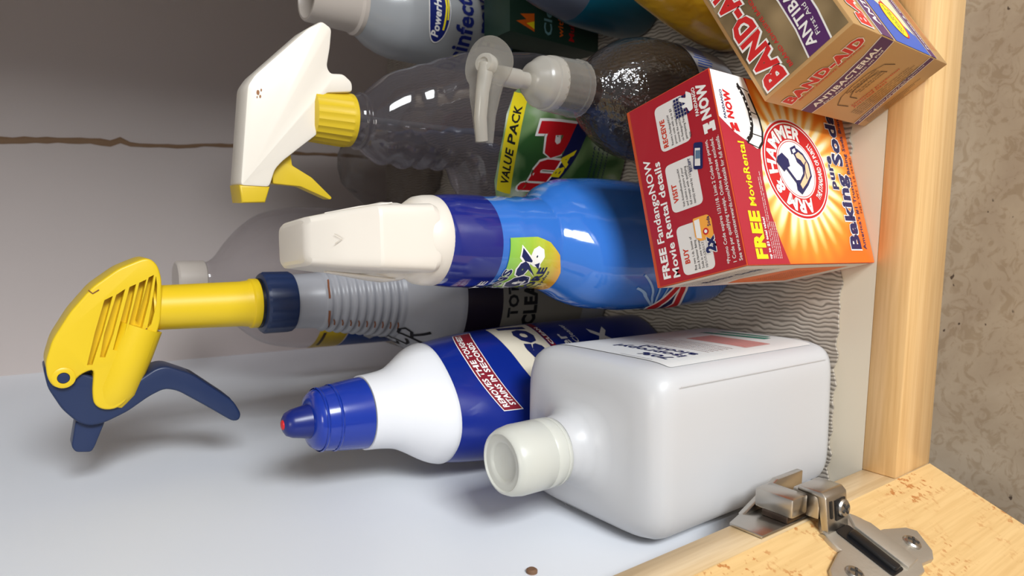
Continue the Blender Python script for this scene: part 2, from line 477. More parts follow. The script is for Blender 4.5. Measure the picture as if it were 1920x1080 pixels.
# ------------------------------------------------------------------ door (opened 113 degrees) and hinge
tdir = Vector((-.3885, -.9214, 0)); ndir = Vector((.9214, -.3885, 0))
d0 = Vector((0.0002, -.0194, 0))
oth = d0 - ndir*.019 + tdir*.0085
pts = [d0, d0+tdir*.42, d0+tdir*.42-ndir*.019, oth]
bm = bmesh.new()
A = [bm.verts.new((p.x, p.y, -HR)) for p in pts]; B = [bm.verts.new((p.x, p.y, ZT)) for p in pts]
bm.faces.new(A[::-1]); bm.faces.new(B)
for i in range(4): bm.faces.new((A[i], A[(i+1) % 4], B[(i+1) % 4], B[i]))
door = from_bm('door_1', bm, M_door); tag(door, 'open pale maple cabinet door with brown flecks', kind='structure')

NI = mat('nickel', (.74, .72, .69), .28, metal=1, bump=(40, .05, .001))
NI2 = mat('zinc_cast', (.78, .75, .70), .48, metal=.85, bump=(500, .25, .0004))
BLKP = mat('black_plastic', (.07, .07, .08), .35)
hinge = empty('cabinet_hinge', (0, -.0194, .085), 0, 'nickel cabinet hinge joining the pale stile to the open door', 'hinge')
hb = hinge.matrix_basis.to_translation()
def D3(t, z, n): return d0+tdir*(t/1000)+ndir*(n/1000)+Vector((0, 0, z/1000))-Vector((0, -.0194, .085))
def door_plate(name, pts, n0, n1, m, parent, bev=0):
    bm = bmesh.new()
    A = [bm.verts.new(D3(t, z, n0)) for t, z in pts]; B = [bm.verts.new(D3(t, z, n1)) for t, z in pts]
    f1 = bm.faces.new(A); f2 = bm.faces.new(B); n = len(pts)
    for i in range(n): bm.faces.new((A[i], A[(i+1) % n], B[(i+1) % n], B[i]))
    bmesh.ops.recalc_face_normals(bm, faces=bm.faces)
    if bev: bmesh.ops.bevel(bm, geom=list(f2.edges), offset=bev, segments=2, profile=.5, affect='EDGES')
    return from_bm(name, bm, m, parent, .6)
# cup flange: rounded nose + two screw wings
flange = []
for i in range(17):
    a = pi/2+pi*i/16
    flange.append((17.5+16*math.cos(a), 84.5-19*math.sin(a)*-1))
flange = [(t, z) for t, z in flange]
L1 = [(17.5+16.5*math.cos(a), 84.5+19*math.sin(a)) for a in [pi/2+pi*i/16 for i in range(17)]]
wing_lo = [(20, 66), (20.5, 62), (25, 46), (29, 41.5), (40, 49), (43, 55), (42, 66)]
tail = [(45, 70), (46, 100), (42, 103)]
wing_hi = [(43, 114), (40, 120), (29, 127), (24, 121), (20, 107), (19.5, 103)]
outline = L1+[p for p in wing_lo]+tail+wing_hi
cup = door_plate('cup', outline, .05, 2.6, NI2, hinge, .0007)
door_plate('cup_rim', [(7, 74), (16, 68), (40, 68), (41, 80), (14, 80.5)], 2.6, 4.4, NI2, cup, .0006)
door_plate('slot', rounded([(11, 81.5), (40, 81.5), (40, 93), (11, 94)], 2), 2.5, 3.1, BLKP, hinge)
door_plate('damper', rounded([(15, 84), (39, 84), (39, 89.5), (15, 90)], 1.5), 3.0, 5.2, BLKP, hinge, .0008)
def screw(parent, p, ax, r, name='screw'):
    hd = lathe(name, [(r, 0), (r, r*.25), (r*.82, r*.42), (r*.2, r*.5)], NI, parent, 24, p, ax)
    q = Vector(ax).to_track_quat('Z', 'Y')
    bm = bmesh.new()
    for k in range(2):
        M = Matrix.Translation(p) @ q.to_matrix().to_4x4() @ Matrix.Rotation(k*pi/2+.5, 4, 'Z')
        bm_box(bm, (-r*.6, -r*.12, r*.46), (r*.6, r*.12, r*.56), M)
    from_bm('cross_recess', bm, mat('recess', (.30, .29, .28), .6, metal=.6), hd)
    return hd
screw(hinge, D3(32.5, 56, 2.4), ndir, .0042)
screw(hinge, D3(31, 112, 2.4), ndir, .0042)
def W(x, y, z): return Vector((x, y, z))-Vector((0, -.0194, .085))
def hprism(name, pts, v, m, bev=.0005, parent=hinge, label=None):
    bm = bmesh.new(); v = Vector(v)
    A = [bm.verts.new(W(*p)) for p in pts]; B = [bm.verts.new(W(*p)+v) for p in pts]
    f1 = bm.faces.new(A); f2 = bm.faces.new(B); n = len(pts)
    for i in range(n): bm.faces.new((A[i], A[(i+1) % n], B[(i+1) % n], B[i]))
    bmesh.ops.recalc_face_normals(bm, faces=bm.faces)
    if bev: bmesh.ops.bevel(bm, geom=bm.edges[:], offset=bev, segments=2, profile=.5, affect='EDGES', clamp_overlap=True)
    return from_bm(name, bm, m, parent, .6)
# mounting plate on the inner edge of the stile
hprism('mounting_plate', [(.0002, -.0185, .066), (.0002, .004, .066), (.0002, .004, .118), (.0002, .0, .1345), (.0002, -.0175, .1345)], (.0016, 0, 0), NI)
# gusset
hprism('gusset', [(.0015, .0005, .122), (.0015, .0005, .068), (.0135, .0005, .068), (.0135, .0005, .092)], (0, .0035, 0), NI)
hprism('clip_block', [(.0055, -.0205, .1015), (.0055, -.0005, .1015), (.0150, -.0005, .1015), (.0150, -.0205, .1015)], (0, 0, .0135), NI, .0012)
hprism('block_base', [(.0018, -.0178, .080), (.0018, -.004, .080), (.0056, -.004, .080), (.0056, -.0178, .080)], (0, 0, .034), mat('reflection_nickel', (.36, .31, .28), .35, metal=1), .0008)  # brownish reflection is put into this metal's base colour
arm = hprism('hinge_arm', [(-.0045, -.0310, .080), (.0150, -.0285, .080), (.0172, -.0260, .080), (.0172, -.0140, .080), (.0145, -.0140, .080), (.0140, -.0240, .080), (-.001, -.0270, .080)], (0, 0, .020), NI, .0008)
hprism('arm_web', [(.0020, -.0240, .084), (.0145, -.0240, .084), (.0145, -.0100, .084), (.0020, -.0100, .084)], (0, 0, .013), NI, .001)
hprism('slot', [(.0050, -.0304, .0955), (.0130, -.0293, .0955), (.0130, -.0270, .0955), (.0050, -.0280, .0955)], (0, 0, .0018), BLKP, 0)
hprism('slot', [(.0030, -.0306, .083), (.0125, -.0294, .083), (.0125, -.027, .083), (.0030, -.028, .083)], (0, 0, .0095), BLKP, 0)
screw(hinge, W(.0080, -.0300, .0868), (.12, -.98, .12), .0044)
for k in range(3):
    hprism('knuckle_rib', [(-.005, -.0316, .0825+.006*k), (.003, -.0292, .0825+.006*k), (.003, -.028, .0825+.006*k), (-.005, -.030, .0825+.006*k)], (0, 0, .0025), NI, .0004)
tube('knuckle_pin', [W(-.0045, -.0290, .078), W(-.0045, -.0290, .102)], .0028, NI, hinge, 14)

# ================================================================== BAKING SODA BOX
w_, d_, h_ = .09878, .0551, .1292
sb = empty('baking_soda_box', (.1244, -.0011+.0022, .0002), .2799, 'red and orange baking soda carton behind the front rail', 'box')
SR = mat('carton_red', (.66, .09, .15), .42, coat=.15)
SRf = mat('carton_red_front', (.67, .13, .20), .42, coat=.15)
SO = mat('carton_orange', (.93, .45, .12), .42, coat=.15)
SW = mat('carton_white', (.86, .84, .82), .5)
# body: painted carton
body = box('carton', (0, 0, .0002), (w_, d_, h_), mat('carton_edge', (.84, .34, .16), .42), sb, bev=.0004)
# sunburst front material: rays from the emblem centre, printed colour
m_ray, nt, p, mp = node_mat('sunburst_print')
sep = nt.nodes.new('ShaderNodeSeparateXYZ'); nt.links.new(mp.outputs[0], sep.inputs[0])
dx = mth(nt, 'SUBTRACT', sep.outputs[0], .052); dz = mth(nt, 'MULTIPLY', mth(nt, 'SUBTRACT', sep.outputs[2], .0666), .87)
ang = mth(nt, 'ARCTAN2', dz, dx); rad = mth(nt, 'SQRT', mth(nt, 'ADD', mth(nt, 'MULTIPLY', dx, dx), mth(nt, 'MULTIPLY', dz, dz)))
nn = nt.nodes.new('ShaderNodeTexNoise'); nn.noise_dimensions = '1D'; nn.inputs['W'].default_value = 0; nn.inputs['Scale'].default_value = 5.5; nn.inputs['Detail'].default_value = 0
nt.links.new(mth(nt, 'MULTIPLY', ang, 1.0), nn.inputs['W'])
st = mth(nt, 'MULTIPLY', mth(nt, 'ADD', mth(nt, 'SINE', mth(nt, 'MULTIPLY', ang, 28)), 1), .5)
ray = mth(nt, 'ADD', mth(nt, 'MULTIPLY', st, .55), mth(nt, 'MULTIPLY', nn.outputs['Fac'], .55))
fall = nt.nodes.new('ShaderNodeMapRange'); fall.inputs['From Min'].default_value = .024; fall.inputs['From Max'].default_value = .056
fall.inputs['To Min'].default_value = 1.15; fall.inputs['To Max'].default_value = 0; nt.links.new(rad, fall.inputs['Value'])
k = mth(nt, 'MULTIPLY', mth(nt, 'ADD', ray, .25), fall.outputs[0])
r = ramp(nt, k, [(.0, (.90, .43, .12)), (.32, (.94, .56, .18)), (.6, (.97, .80, .45)), (.85, (.98, .94, .78))])
nt.links.new(r.outputs[0], p.inputs['Base Color']); p.inputs['Roughness'].default_value = .4
W_, D_, H_ = 98.8, 55.1, 129.2
fr = plane_map((0, 0, 0), (1, 0, 0), (0, 0, 1))
P = Print(); P.poly([(.3, .3), (W_-.3, .3), (W_-.3, H_-.3), (.3, H_-.3)], m_ray, 0)
P.poly([(.3, 92), (12, 96.5), (27, 100.5), (44, 101), (58, 98.5), (70, 94.5), (84, 96), (W_-.4, 99), (W_-.4, H_-.3), (.3, H_-.3)], SRf, 1)
P.lay('front_print', sb, fr)
P = Print()
P.text('FREE', 3, 111.5, 8.6, YEL, 3, width=24, bold=.05, slant=0)
P.text('MovieRental', 29.5, 112.2, 5.2, YEL, 3, width=33, bold=.015)
P.text('up to $3 total value!', 3, 107.6, 2.0, WHITE, 3, width=21, bold=.03)
for i in range(5):
    P.text('*See top of box for details. Offer valid on two boxes only, while supplies last.', 3, 105.3-1.7*i, .85, WHITE, 3, width=42+i*3 if i < 2 else 19)
P.lay('offer_lettering', sb, fr)
# film reel
P = Print()
P.poly([(63, 108), (60, 101), (61, 97), (65, 93.5), (71, 92), (78, 93), (85, 96), (94, 99), (98.4, 101), (98.4, 128.8), (74, 128.8), (67, 118)], WHITE, 2)
P.path([(63, 109), (67, 104), (73, 101.5), (80, 101.5), (88, 104), (94, 108)], 2.6, BLACK, 3)
P.path([(60.5, 99), (64, 95), (70, 93), (77, 93.6), (84, 96.5), (90, 99)], 1.6, BLACK, 3)
for a, b in (((62.5, 108), (60.5, 99)), ((68, 103.5), (67, 94)), ((80, 101.5), (79, 94.5)), ((93, 107), (91, 99))): P.line(a, b, .55, BLACK, 3)
for i in range(12):
    t = i/11; x = 64+29*t; y = 108.3-7.2*math.sin(pi*t)*1.0-(0 if t < .5 else 0)
    P.poly(rrect(x-.5, y-.6+1.1*abs(t-.5), x+.5, y+.5+1.1*abs(t-.5), .3, 2), WHITE, 4)
P.text('NOW', 74, 116.5, 5.0, RED, 4, width=15, bold=.05)
P.text('FANDANGO', 73.5, 122.8, 1.9, NAVY, 4, width=15, bold=.03)
P.poly([(67.5, 113.5), (72, 115), (72, 117), (70, 117.5), (72, 118.5), (71.5, 121), (67.5, 119.8), (67.8, 118), (69.3, 118), (67.9, 116.6)], RED, 4)
P.lay('film_reel', sb, fr)
# emblem
cx, cy, rx, ry = 52, 66.6, 27.4, 31.2
P = Print()
def E(k): return ell(cx, cy, rx*k, ry*k, 72)
P.poly(E(1.03), WHITE, 1); P.poly(E(1.0), RED, 2); P.ring(E(.955), E(.93), WHITE, 3); P.ring(E(.60), E(.575), WHITE, 3); P.poly(E(.56), WHITE, 3)
P.arc('ARM & HAMMER', cx, cy, rx*.64, ry*.64, rx*.25, math.radians(206), math.radians(232), WHITE, 4, .04)
P.arc('THE STANDARD OF PURITY', cx, cy, rx*.69, ry*.69, rx*.13, math.radians(222), math.radians(96), WHITE, 4, .03, flip=True)
P.lay('emblem', sb, fr)
FLESH = mat('ink_flesh', (.93, .76, .60), .5)
P = Print()
P.poly([(59, 66), (61.6, 68), (64, 62.5), (61.5, 57), (56, 52.6), (49, 52.3), (43.5, 58), (37.7, 66.5), (40, 70.5), (45.5, 70), (46, 65.5), (50, 61), (53.5, 60.5), (56, 65)], NAVY, 5)
P.poly([(58.5, 64.5), (60.3, 65.4), (62, 61.8), (60.2, 58), (55.5, 54.2), (49.3, 54), (44.6, 59.5), (41, 65), (43.5, 66.5), (49, 60), (54.5, 58), (57.5, 61)], FLESH, 6)
P.path([(47, 58.5), (51, 58.7), (55, 58), (57, 56)], .7, NAVY, 7)
P.poly([(60, 69), (63.6, 69.5), (65.6, 64), (62, 62.8)], NAVY, 7); P.poly([(60.6, 67.6), (62.6, 68.2), (63.8, 65.2), (61.9, 64.5)], WHITE, 8)
P.path([(54.5, 80), (42, 67)], 1.8, NAVY, 7)
P.poly([(49.5, 80), (54.5, 85.5), (57.5, 84), (60, 79), (56.8, 73.8), (53, 73.5), (52, 76.5)], NAVY, 8)
P.lay('arm_and_hammer', sb, fr, label='navy hammer held by a flexed arm, printed in the white disc')
OUT = (WHITE, .045)
P = Print()
P.text('Baking Soda', 8, 13.5, 11.0, NAVY, 4, width=83, bold=.045, out=OUT)
P.text('pure', 43, 26.6, 6.4, NAVY, 4, width=20, bold=.045, out=OUT)
P.text("America's #1 Trusted Baking Soda Brand", 8, 6.6, 3.4, NAVY, 4, width=82, bold=.012)
P.text('NET WT 1 LB (454g)', 30, 1.9, 2.3, mat('ink_brown', (.45, .22, .10), .5), 4, width=34)
P.lay('product_lettering', sb, fr)
# top flap
tp = plane_map((0, 0, h_), (1, 0, 0), (0, 1, 0))
P = Print(); P.poly([(.5, .3), (W_-.5, .3), (W_-.5, D_-2.2), (.5, D_-2.2)], SR, 1); P.lay('top_print', sb, tp)
P = Print()
P.text('FREE', 3.5, 45.0, 4.4, WHITE, 3, width=16.5, bold=.045); P.text('FandangoNOW', 22.5, 45.0, 4.4, WHITE, 3, width=46, bold=.02)
P.text('Movie Rental details', 3, 38.8, 4.2, WHITE, 3, width=62, bold=.025)
for i, t in enumerate(('*Promo Code expires 1/31/18. Limit 2 Codes per person,', ' 1 Code per qualifying receipt. Online purchase excluded.', 'See www.activaterewards.com/AH/details for full details.')):
    P.text(t, 3, 8.2-3.3*i, 1.9, WHITE, 3, width=62)
P.text('NOW', 75, 3.6, 5.2, WHITE, 3, width=18.5, bold=.05); P.text('FANDANGO', 78.5, 9.9, 1.9, WHITE, 3, width=15, bold=.03)
P.poly([(68, 2.2), (73, 2.2), (73, 5), (71.5, 5.6), (73, 6.2), (73, 9), (68, 9), (68, 7), (69.6, 7), (69.6, 4.2), (68, 4.2)], WHITE, 3)
P.lay('top_lettering', sb, tp)
PCOL = mat('panel_cream', (.88, .86, .84), .5)
for i, (x0_, x1_, head, lines) in enumerate((
    (2.6, 28, 'BUY', ('Buy two 1-lb. boxes of', 'Arm & Hammer Baking', 'Soda in one transaction', '10/1/17-12/31/17.')),
    (35.5, 61, 'VISIT', ('Visit ActivateRewards.com/AH', 'and submit a picture of your', 'full receipt with qualifying', 'item(s) starred by 12/31/17.')),
    (68.5, 93, 'RECEIVE', ('Receive a FandangoNOW', 'promo code with up to $3', 'towards the rental of a movie', 'on FandangoNOW.com and its', 'participating FandangoNOW', 'app.')))):
    P = Print(); P.poly(rrect(x0_, 16.8, x1_, 36.3, 2.6), PCOL, 2)
    P.text(head, (x0_+x1_)/2-3, 31.2, 2.9, mat('ink_rust', (.78, .22, .12), .5), 3, width={'BUY': 8, 'VISIT': 10, 'RECEIVE': 15}[head], bold=.04, align='c')
    for j, t in enumerate(lines):
        P.text(t, x0_+1.5, 27.8-2.25*j, 1.35, BLACK, 3, width=min(20, .78*len(t)))
    pn = P.lay('step_panel', sb, tp)
    P = Print()
    if i == 0:
        P.poly(rounded([(17.5, 14.6), (27, 14.2), (29.5, 16), (29.6, 25), (20, 25.4), (17.6, 23)], 1), mat('ink_orange_light', (.95, .65, .25), .5), 4)
        P.poly([(18.6, 21.5), (28.6, 21.2), (28.4, 24.4), (19.6, 24.6)], WHITE, 5); P.poly(ell(21.5, 18.6, 1.7, 1.7, 20), RED, 5); P.poly(ell(21.5, 18.6, .9, .9, 16), WHITE, 6)
        P.text('Soda', 23.5, 15.3, 1.8, NAVY, 5, width=5, bold=.03)
        P.text('2x', 10.5, 15.0, 5.2, NAVY, 6, width=8.2, bold=.06, out=(WHITE, .05))
    elif i == 1:
        P.poly(rounded([(52, 13.6), (65, 10.8), (66.5, 16), (53.5, 19)], 1.2), NAVY, 5); P.poly([(54, 14.6), (62.6, 12.8), (63.6, 15.8), (55, 17.8)], PCOL, 6)
        P.poly([(57.5, 13.9), (61.5, 13), (62.3, 15.6), (58.3, 16.6)], mat('ink_steel', (.35, .45, .55), .5), 7)
        P.text('RECEIPT', 53, 19.8, 1.5, NAVY, 5, width=7, bold=.03)
    else:
        for a in range(5):
            for b in range(6): P.poly([(82+1.75*b, 15+1.75*a), (83.4+1.75*b, 15+1.75*a), (83.4+1.75*b, 16.4+1.75*a), (82+1.75*b, 16.4+1.75*a)], NAVY, 5)
        P.poly(rounded([(83, 12.5), (91, 12), (93.5, 15), (90, 15.5), (92, 19.5), (90, 20), (87.5, 16), (87, 19), (85.5, 18.5), (85.5, 16), (82.5, 15)], .8), WHITE, 6)
    P.lay('picture', pn, tp)
# left side: pale print panel with table lines
lf = plane_map((0, d_, 0), (0, -1, 0), (0, 0, 1))
P = Print(); P.poly([(2, 4), (D_-.6, 4), (D_-.6, H_-.6), (2, H_-.6)], SW, 1); P.poly([(8, 18), (48, 18), (46, 70), (20, 84), (8, 78)], SO, 2)
for i in range(13): squiggle(P, 5, 119-2.6*i, 42, 1.3, mat('ink_grey', (.35, .33, .38), .5), 3)
P.text('Baking Soda', 12, 102, 6, NAVY, 4, width=34, bold=.03)
for i in range(8): squiggle(P, 14, 62-4*i, 26, 1.6, mat('ink_brown', (.45, .22, .10), .5), 3)
P.lay('side_print', sb, lf)

# ================================================================== GOLD BANDAGE BOX
bb = empty('bandage_box', (.2040, .0118, .0012), -.9705, 'gold adhesive bandage carton standing across the front rail', 'box')
GB_W, GB_D, GB_H = 50.0, 88.0, 104.6
GOLD = mat('carton_gold', (.76, .605, .40), .36, metal=.25, coat=.1)
GOLDL = mat('carton_gold_edge', (.88, .78, .58), .32, metal=.25)
PUR = mat('ink_purple', (.33, .17, .38), .4); BR = mat('ink_bandred', (.80, .16, .16), .4)
tilt = Matrix.Rotation(0, 4, 'X')
bm = bmesh.new(); bm_box(bm, (0, 0, 0), (GB_W/1000, GB_D/1000, GB_H/1000))
bmesh.ops.bevel(bm, geom=bm.edges[:], offset=.0007, segments=2, profile=.6, affect='EDGES')
from_bm('carton', bm, GOLD, bb, .9)
gf = plane_map((0, 0, 0), (1, 0, 0), (0, 0, 1))
PO = (WHITE, .05)
P = Print()
P.poly([(.4, 60.5), (12, 58.5), (25, 58.2), (38, 60.2), (GB_W-.4, 64.5), (GB_W-.4, 78), (38, 74), (25, 72), (12, 71), (.4, 71.8)], WHITE, 1)
P.poly([(.4, 61.1), (12, 59.1), (25, 58.8), (38, 60.8), (GB_W-.4, 65.2), (GB_W-.4, 77.2), (38, 73.3), (25, 71.3), (12, 70.3), (.4, 71.1)], PUR, 2)
cur = lambda u, v: (u, v+(u-12)**2*.0042)
P.text('ANTIBACTERIAL', 4.5, 63.6, 4.6, WHITE, 3, width=40.5, bold=.03, f=cur)
P.text('First Aid Antiseptic on Pad', 8, 60.0, 2.0, WHITE, 3, width=36, bold=.01, f=cur)
P.text('BAND-AID', 2.6, 84.8, 8.0, BR, 4, width=43, bold=.05, out=PO, slant=0)
P.text('BRAND ADHESIVE BANDAGES', 6, 81.3, 1.5, BR, 3, width=37)
P.lay('front_print', bb, gf)
P = Print(); INK = mat('ink_dark_brown', (.26, .18, .13), .5); RI = mat('ink_rust', (.78, .22, .12), .5)
P.path([(10, 38), (9, 48), (14, 53), (22, 55.5), (31, 55), (38, 51), (40, 43)], .45, INK, 2)
P.path([(16, 39), (15.5, 46), (20, 49.8), (28, 50.4), (34, 47), (35, 42)], .45, INK, 2)
for i in range(4): P.text('New Quilt-Aid Comfort', 17+i, 51.6-2.6*i-(1 if i > 1 else 0), 1.5, INK, 2, width=17-i)
P.text('Ointment protection', 10.5, 34.6, 2.0, RI, 2, width=28, slant=.1); P.text('Assorted sizes', 10, 31.6, 2.0, RI, 2, width=20)
for i in range(5): P.text('helps prevent infection in minor cuts, scrapes and burns', 7, 28.8-2.3*i, 1.2, INK, 2, width=34+2*(i % 2))
P.lay('info_print', bb, gf)
P = Print()
P.poly([(.4, 8.8), (GB_W-.4, 17.4), (GB_W-.4, 22.6), (.4, 14.2)], WHITE, 1); P.poly([(.4, 9.4), (GB_W-.4, 18), (GB_W-.4, 22), (.4, 13.6)], PUR, 2)
sl = lambda u, v: (u, v+u*.172)
P.text('Bandage Variety Family Pack Assorted', 3, 11.4, 1.3, WHITE, 3, width=42, f=sl); P.text('Sizes 30 bandages', 12, 9.9, 1.1, WHITE, 3, width=26, f=sl)
for i in range(4): squiggle(P, 4, 7.6-1.8*i, 34-4*i, .9, INK, 2)
P.lay('purple_band', bb, gf)
gt = plane_map((0, 0, GB_H/1000), (1, 0, 0), (0, 1, 0))
P = Print()
mgrad, nt, p, mp = node_mat('foil_mottled_print')  # random mottling from dark to gold across the carton top
gsep = nt.nodes.new('ShaderNodeSeparateXYZ'); nt.links.new(mp.outputs[0], gsep.inputs[0])
gn = noise(nt, mp.outputs[0], 28, 2)
r = ramp(nt, gn.outputs['Fac'], [(.3, (.16, .15, .13)), (.5, (.55, .47, .34)), (.7, (.72, .62, .46))])
nt.links.new(r.outputs[0], p.inputs['Base Color']); p.inputs['Roughness'].default_value = .3; p.inputs['Metallic'].default_value = .3
P.poly([(2, 2), (GB_W-1.5, 2), (GB_W-1.5, GB_D-2), (2, GB_D-2)], mgrad, 0)
cw = lambda u, v: (u, v)
# lettering runs away from the left corner along the long edge: rotate text 90 degrees (reads along +y)
rot = lambda u, v: (16.0-v, u)
P.poly([(27, 2), (29, 18), (29.5, 36), (28.5, 60), (26, 86), (40, 86), (42, 60), (42.5, 36), (42, 18), (40, 2)], WHITE, 1)
P.poly([(27.8, 2), (29.8, 18), (30.3, 36), (29.3, 60), (26.8, 86), (39.3, 86), (41.2, 60), (41.7, 36), (41.2, 18), (39.2, 2)], PUR, 2)
P.text('BAND-AID', 3, 1.0, 10.5, BR, 4, width=74, bold=.05, out=(WHITE, .06), f=rot)
rot2 = lambda u, v: (36.5-v+.0022*(u-40)**2*-1, u)
P.text('ANTIBACTERIAL', 5, 0, 4.8, WHITE, 4, width=66, bold=.02, f=rot2)
rot3 = lambda u, v: (39.6-v-.0022*(u-40)**2, u)
P.text('First Aid Antiseptic on Pad', 8, 0, 2.1, WHITE, 4, width=56, bold=.0, f=rot3)
rot4 = lambda u, v: (20.3-v, u)
P.text('BRAND ADHESIVE BANDAGES QUILTVENT', 5, 0, 1.9, BR, 3, width=76, f=rot4)
P.lay('top_print', bb, gt)
# right side face
gr = plane_map((GB_W/1000, 0, 0), (0, 1, 0), (0, 0, 1))
P = Print()
P.text('BAND-AID', 2.5, 84.8, 10.5, BR, 4, width=76, bold=.05, out=PO)
P.poly([(.4, 64.5), (GB_D-.4, 66), (GB_D-.4, 79), (.4, 78)], WHITE, 1); P.poly([(.4, 65.2), (GB_D-.4, 66.7), (GB_D-.4, 78.2), (.4, 77.2)], PUR, 2)
P.text('ANTIBACTERIAL', 9, 68.3, 5.2, WHITE, 3, width=62, bold=.03)
BLU = mat('ink_blue', (.20, .36, .72), .4)
P.poly([(.6, 22.6), (GB_D-.6, 24), (GB_D-.6, 64), (.6, 62)], BLU, 1)
P.poly([(14, 24), (GB_D-.6, 24), (GB_D-.6, 62), (40, 60), (30, 46)], mat('ink_skin', (.93, .82, .66), .5), 2)
P.poly(ell(21, 40, 13, 8.6, 40), BR, 3); P.poly(ell(20.6, 41, 12, 7.2, 40), YEL, 4)
P.text('Unique Quilt-Aid', 10.5, 41.5, 2.0, NAVY, 5, width=20, bold=.01); P.text('Comfort Pad', 12.5, 38.3, 2.0, NAVY, 5, width=16, bold=.01)
P.line((30, 36), (44, 45), 1.1, BR, 4); P.poly([(43, 47.5), (47, 47), (45.5, 42.6)], BR, 4)
P.poly([(.4, 14), (GB_D-.4, 15), (GB_D-.4, 22.6), (.4, 21.8)], WHITE, 1); P.poly([(.4, 14.6), (GB_D-.4, 15.6), (GB_D-.4, 22), (.4, 21.2)], PUR, 2)
P.text('Protective & Comfortable Cushion', 6, 16.8, 2.6, WHITE, 3, width=70)
for i in range(3): squiggle(P, 8, 9.5-2.6*i, 60, 1.2, RI, 2)
P.lay('side_print', bb, gr)

# ================================================================== ALCOHOL BOTTLE
HD = mat('frosted_polyethylene', (.76, .76, .765), .36, sss=.25)
ab = empty('alcohol_bottle', (.0296, .0693, .0016), .0223, 'frosted white rectangular rubbing alcohol bottle beside the hinge', 'bottle')
a_, b_ = .0442, .0515
sec = [(0, .036, .043, 7), (.001, .040, .047, 7), (.004, .043, .0502, 7), (.009, a_, b_, 7), (.012, a_, b_, 7),
       (.0125, a_, b_, 7), (.150, a_, b_, 7), (.1545, .0437, .0510, 7), (.159, .0423, .0496, 6.5), (.1625, .0395, .0468, 6), (.1648, .0355, .0428, 5.5), (.1662, .030, .0365, 4.5, -.001, .001),
       (.1680, .0235, .0270, 3, -.0025, .002), (.1715, .0195, .0205, 2.2, -.003, .003), (.1770, .0170, .0170, 2, -.003, .003), (.1830, .0160, .0160, 2, -.003, .003)]
LB = Loft(sec, 120); LB.build('bottle_body', HD, ab, angle=1.2)
# raised border lines beside the label recess
for yy in (-.040,):
    bm = bmesh.new(); bm_box(bm, (-.0360, -b_-.0003, .014), (.0350, -b_+.0003, .0150)); bm.free()
tube('mould_seam', [(.0349, -b_-.00005, .012), (.0349, -b_-.00005, .150)], .00018, HD, ab, 6)
P = Print(); LW = mat('label_paper', (.88, .88, .87), .4)
am = lambda u, v, off: Vector((a_*(1-abs((u/1000-b_)/b_)**7)**(1/7)+off, u/1000-b_, v/1000))
P.poly(rrect(9, 14, 94, 148, 2), LW, 1)
P.text('70%', 19, 131, 7.4, NAVY, 3, width=20, bold=.03); P.text('isopropyl', 19, 121, 7.4, NAVY, 3, width=47, bold=.03); P.text('alcohol', 19, 111, 7.4, NAVY, 3, width=36, bold=.03)
for i in range(6): squiggle(P, 20, 101-4.4*i, 46-4*(i % 3), 1.5, mat('ink_brown', (.45, .22, .10), .5), 3)
P.poly(rrect(18, 44, 60, 70, 1), mat('ink_pale_red', (.78, .58, .56), .5), 2)
for i in range(5): squiggle(P, 20, 66-4.6*i, 38, 1.4, mat('ink_rust', (.78, .22, .12), .5), 3)
P.poly([(30, 24), (70, 34), (72, 40), (30, 31)], mat('ink_green', (.18, .50, .42), .4), 3); P.poly([(34, 18), (66, 22), (68, 27), (34, 22)], mat('ink_green', (.18, .50, .42), .4), 3)
squiggle(P, 22, 145, 22, 1.0, mat('ink_grey', (.35, .33, .38), .5), 3)
P.lay('label', ab, am, (3, 60), base=.0003)
P = Print(); dm = plane_map((-.0435, .020, .1560), (0, -1, 0), (.75, 0, .66))
for r_ in range(2): squiggle(P, 4, 3.2-2.6*r_, 18-4*r_, 1.5, mat('ink_stamp', (.5, .5, .5), .6), 1)
dsm = lambda x, y, off: Vector((-.0432+y*.00058, .022-x/1000, .1592+y*.00055-.0000*x+off))
P.lay('date_stamp', ab, dsm)
CAPW = mat('frosted_cap', (.78, .78, .745), .3, sss=.3)
cpp = [(.0168, .1785), (.0180, .1792), (.0184, .1812), (.0178, .1816), (.0184, .1826), (.0185, .1880), (.0181, .1886), (.0185, .1893), (.0184, .2030), (.0175, .2080), (.0161, .2108), (.0148, .2113), (.0142, .2104), (.0118, .2102), (.0104, .2100), (.0097, .2092), (.0093, .2088), (.001, .2088)]
cp = lathe('cap', cpp, CAPW, ab, 72, angle=.9, at=(-.004, .003, .0045))
for v_ in cp.data.vertices: v_.co.x = -.004+(v_.co.x+.004)*.95; v_.co.y = .003+(v_.co.y-.003)*.95

# ================================================================== TOILET CLEANER
lb = empty('toilet_cleaner_bottle', (.0315, .170, .0016), math.radians(50), 'deep blue toilet cleaner bottle with white collar and blue nozzle cap', 'bottle')
BLUE = mat('blue_bottle', (.05, .14, .49), .28, coat=.4)
sec = [(0, .040, .026, 2.8), (.002, .0435, .0300, 2.8), (.008, .0450, .0315, 2.8), (.06, .0450, .0315, 2.8), (.12, .0450, .0315, 2.6), (.150, .0440, .0310, 2.5), (.178, .0415, .0303, 2.4), (.200, .0375, .0290, 2.3), (.206, .034, .027, 2.2)]
LL = Loft(sec).smoothed(5); LL.build('bottle_body', BLUE, lb, angle=1)
sec = [(.198, .0380, .0298, 2.3), (.201, .0383, .0300, 2.3), (.207, .0363, .0288, 2.25), (.213, .0325, .0268, 2.2), (.219, .0282, .0248, 2.1), (.226, .0242, .0230, 2), (.235, .0222, .0218, 2), (.2435, .0214, .0212, 2)]
Loft(sec).smoothed(4).build('collar', mat('white_plastic', (.86, .86, .87), .32, sss=.1), lb, angle=1)
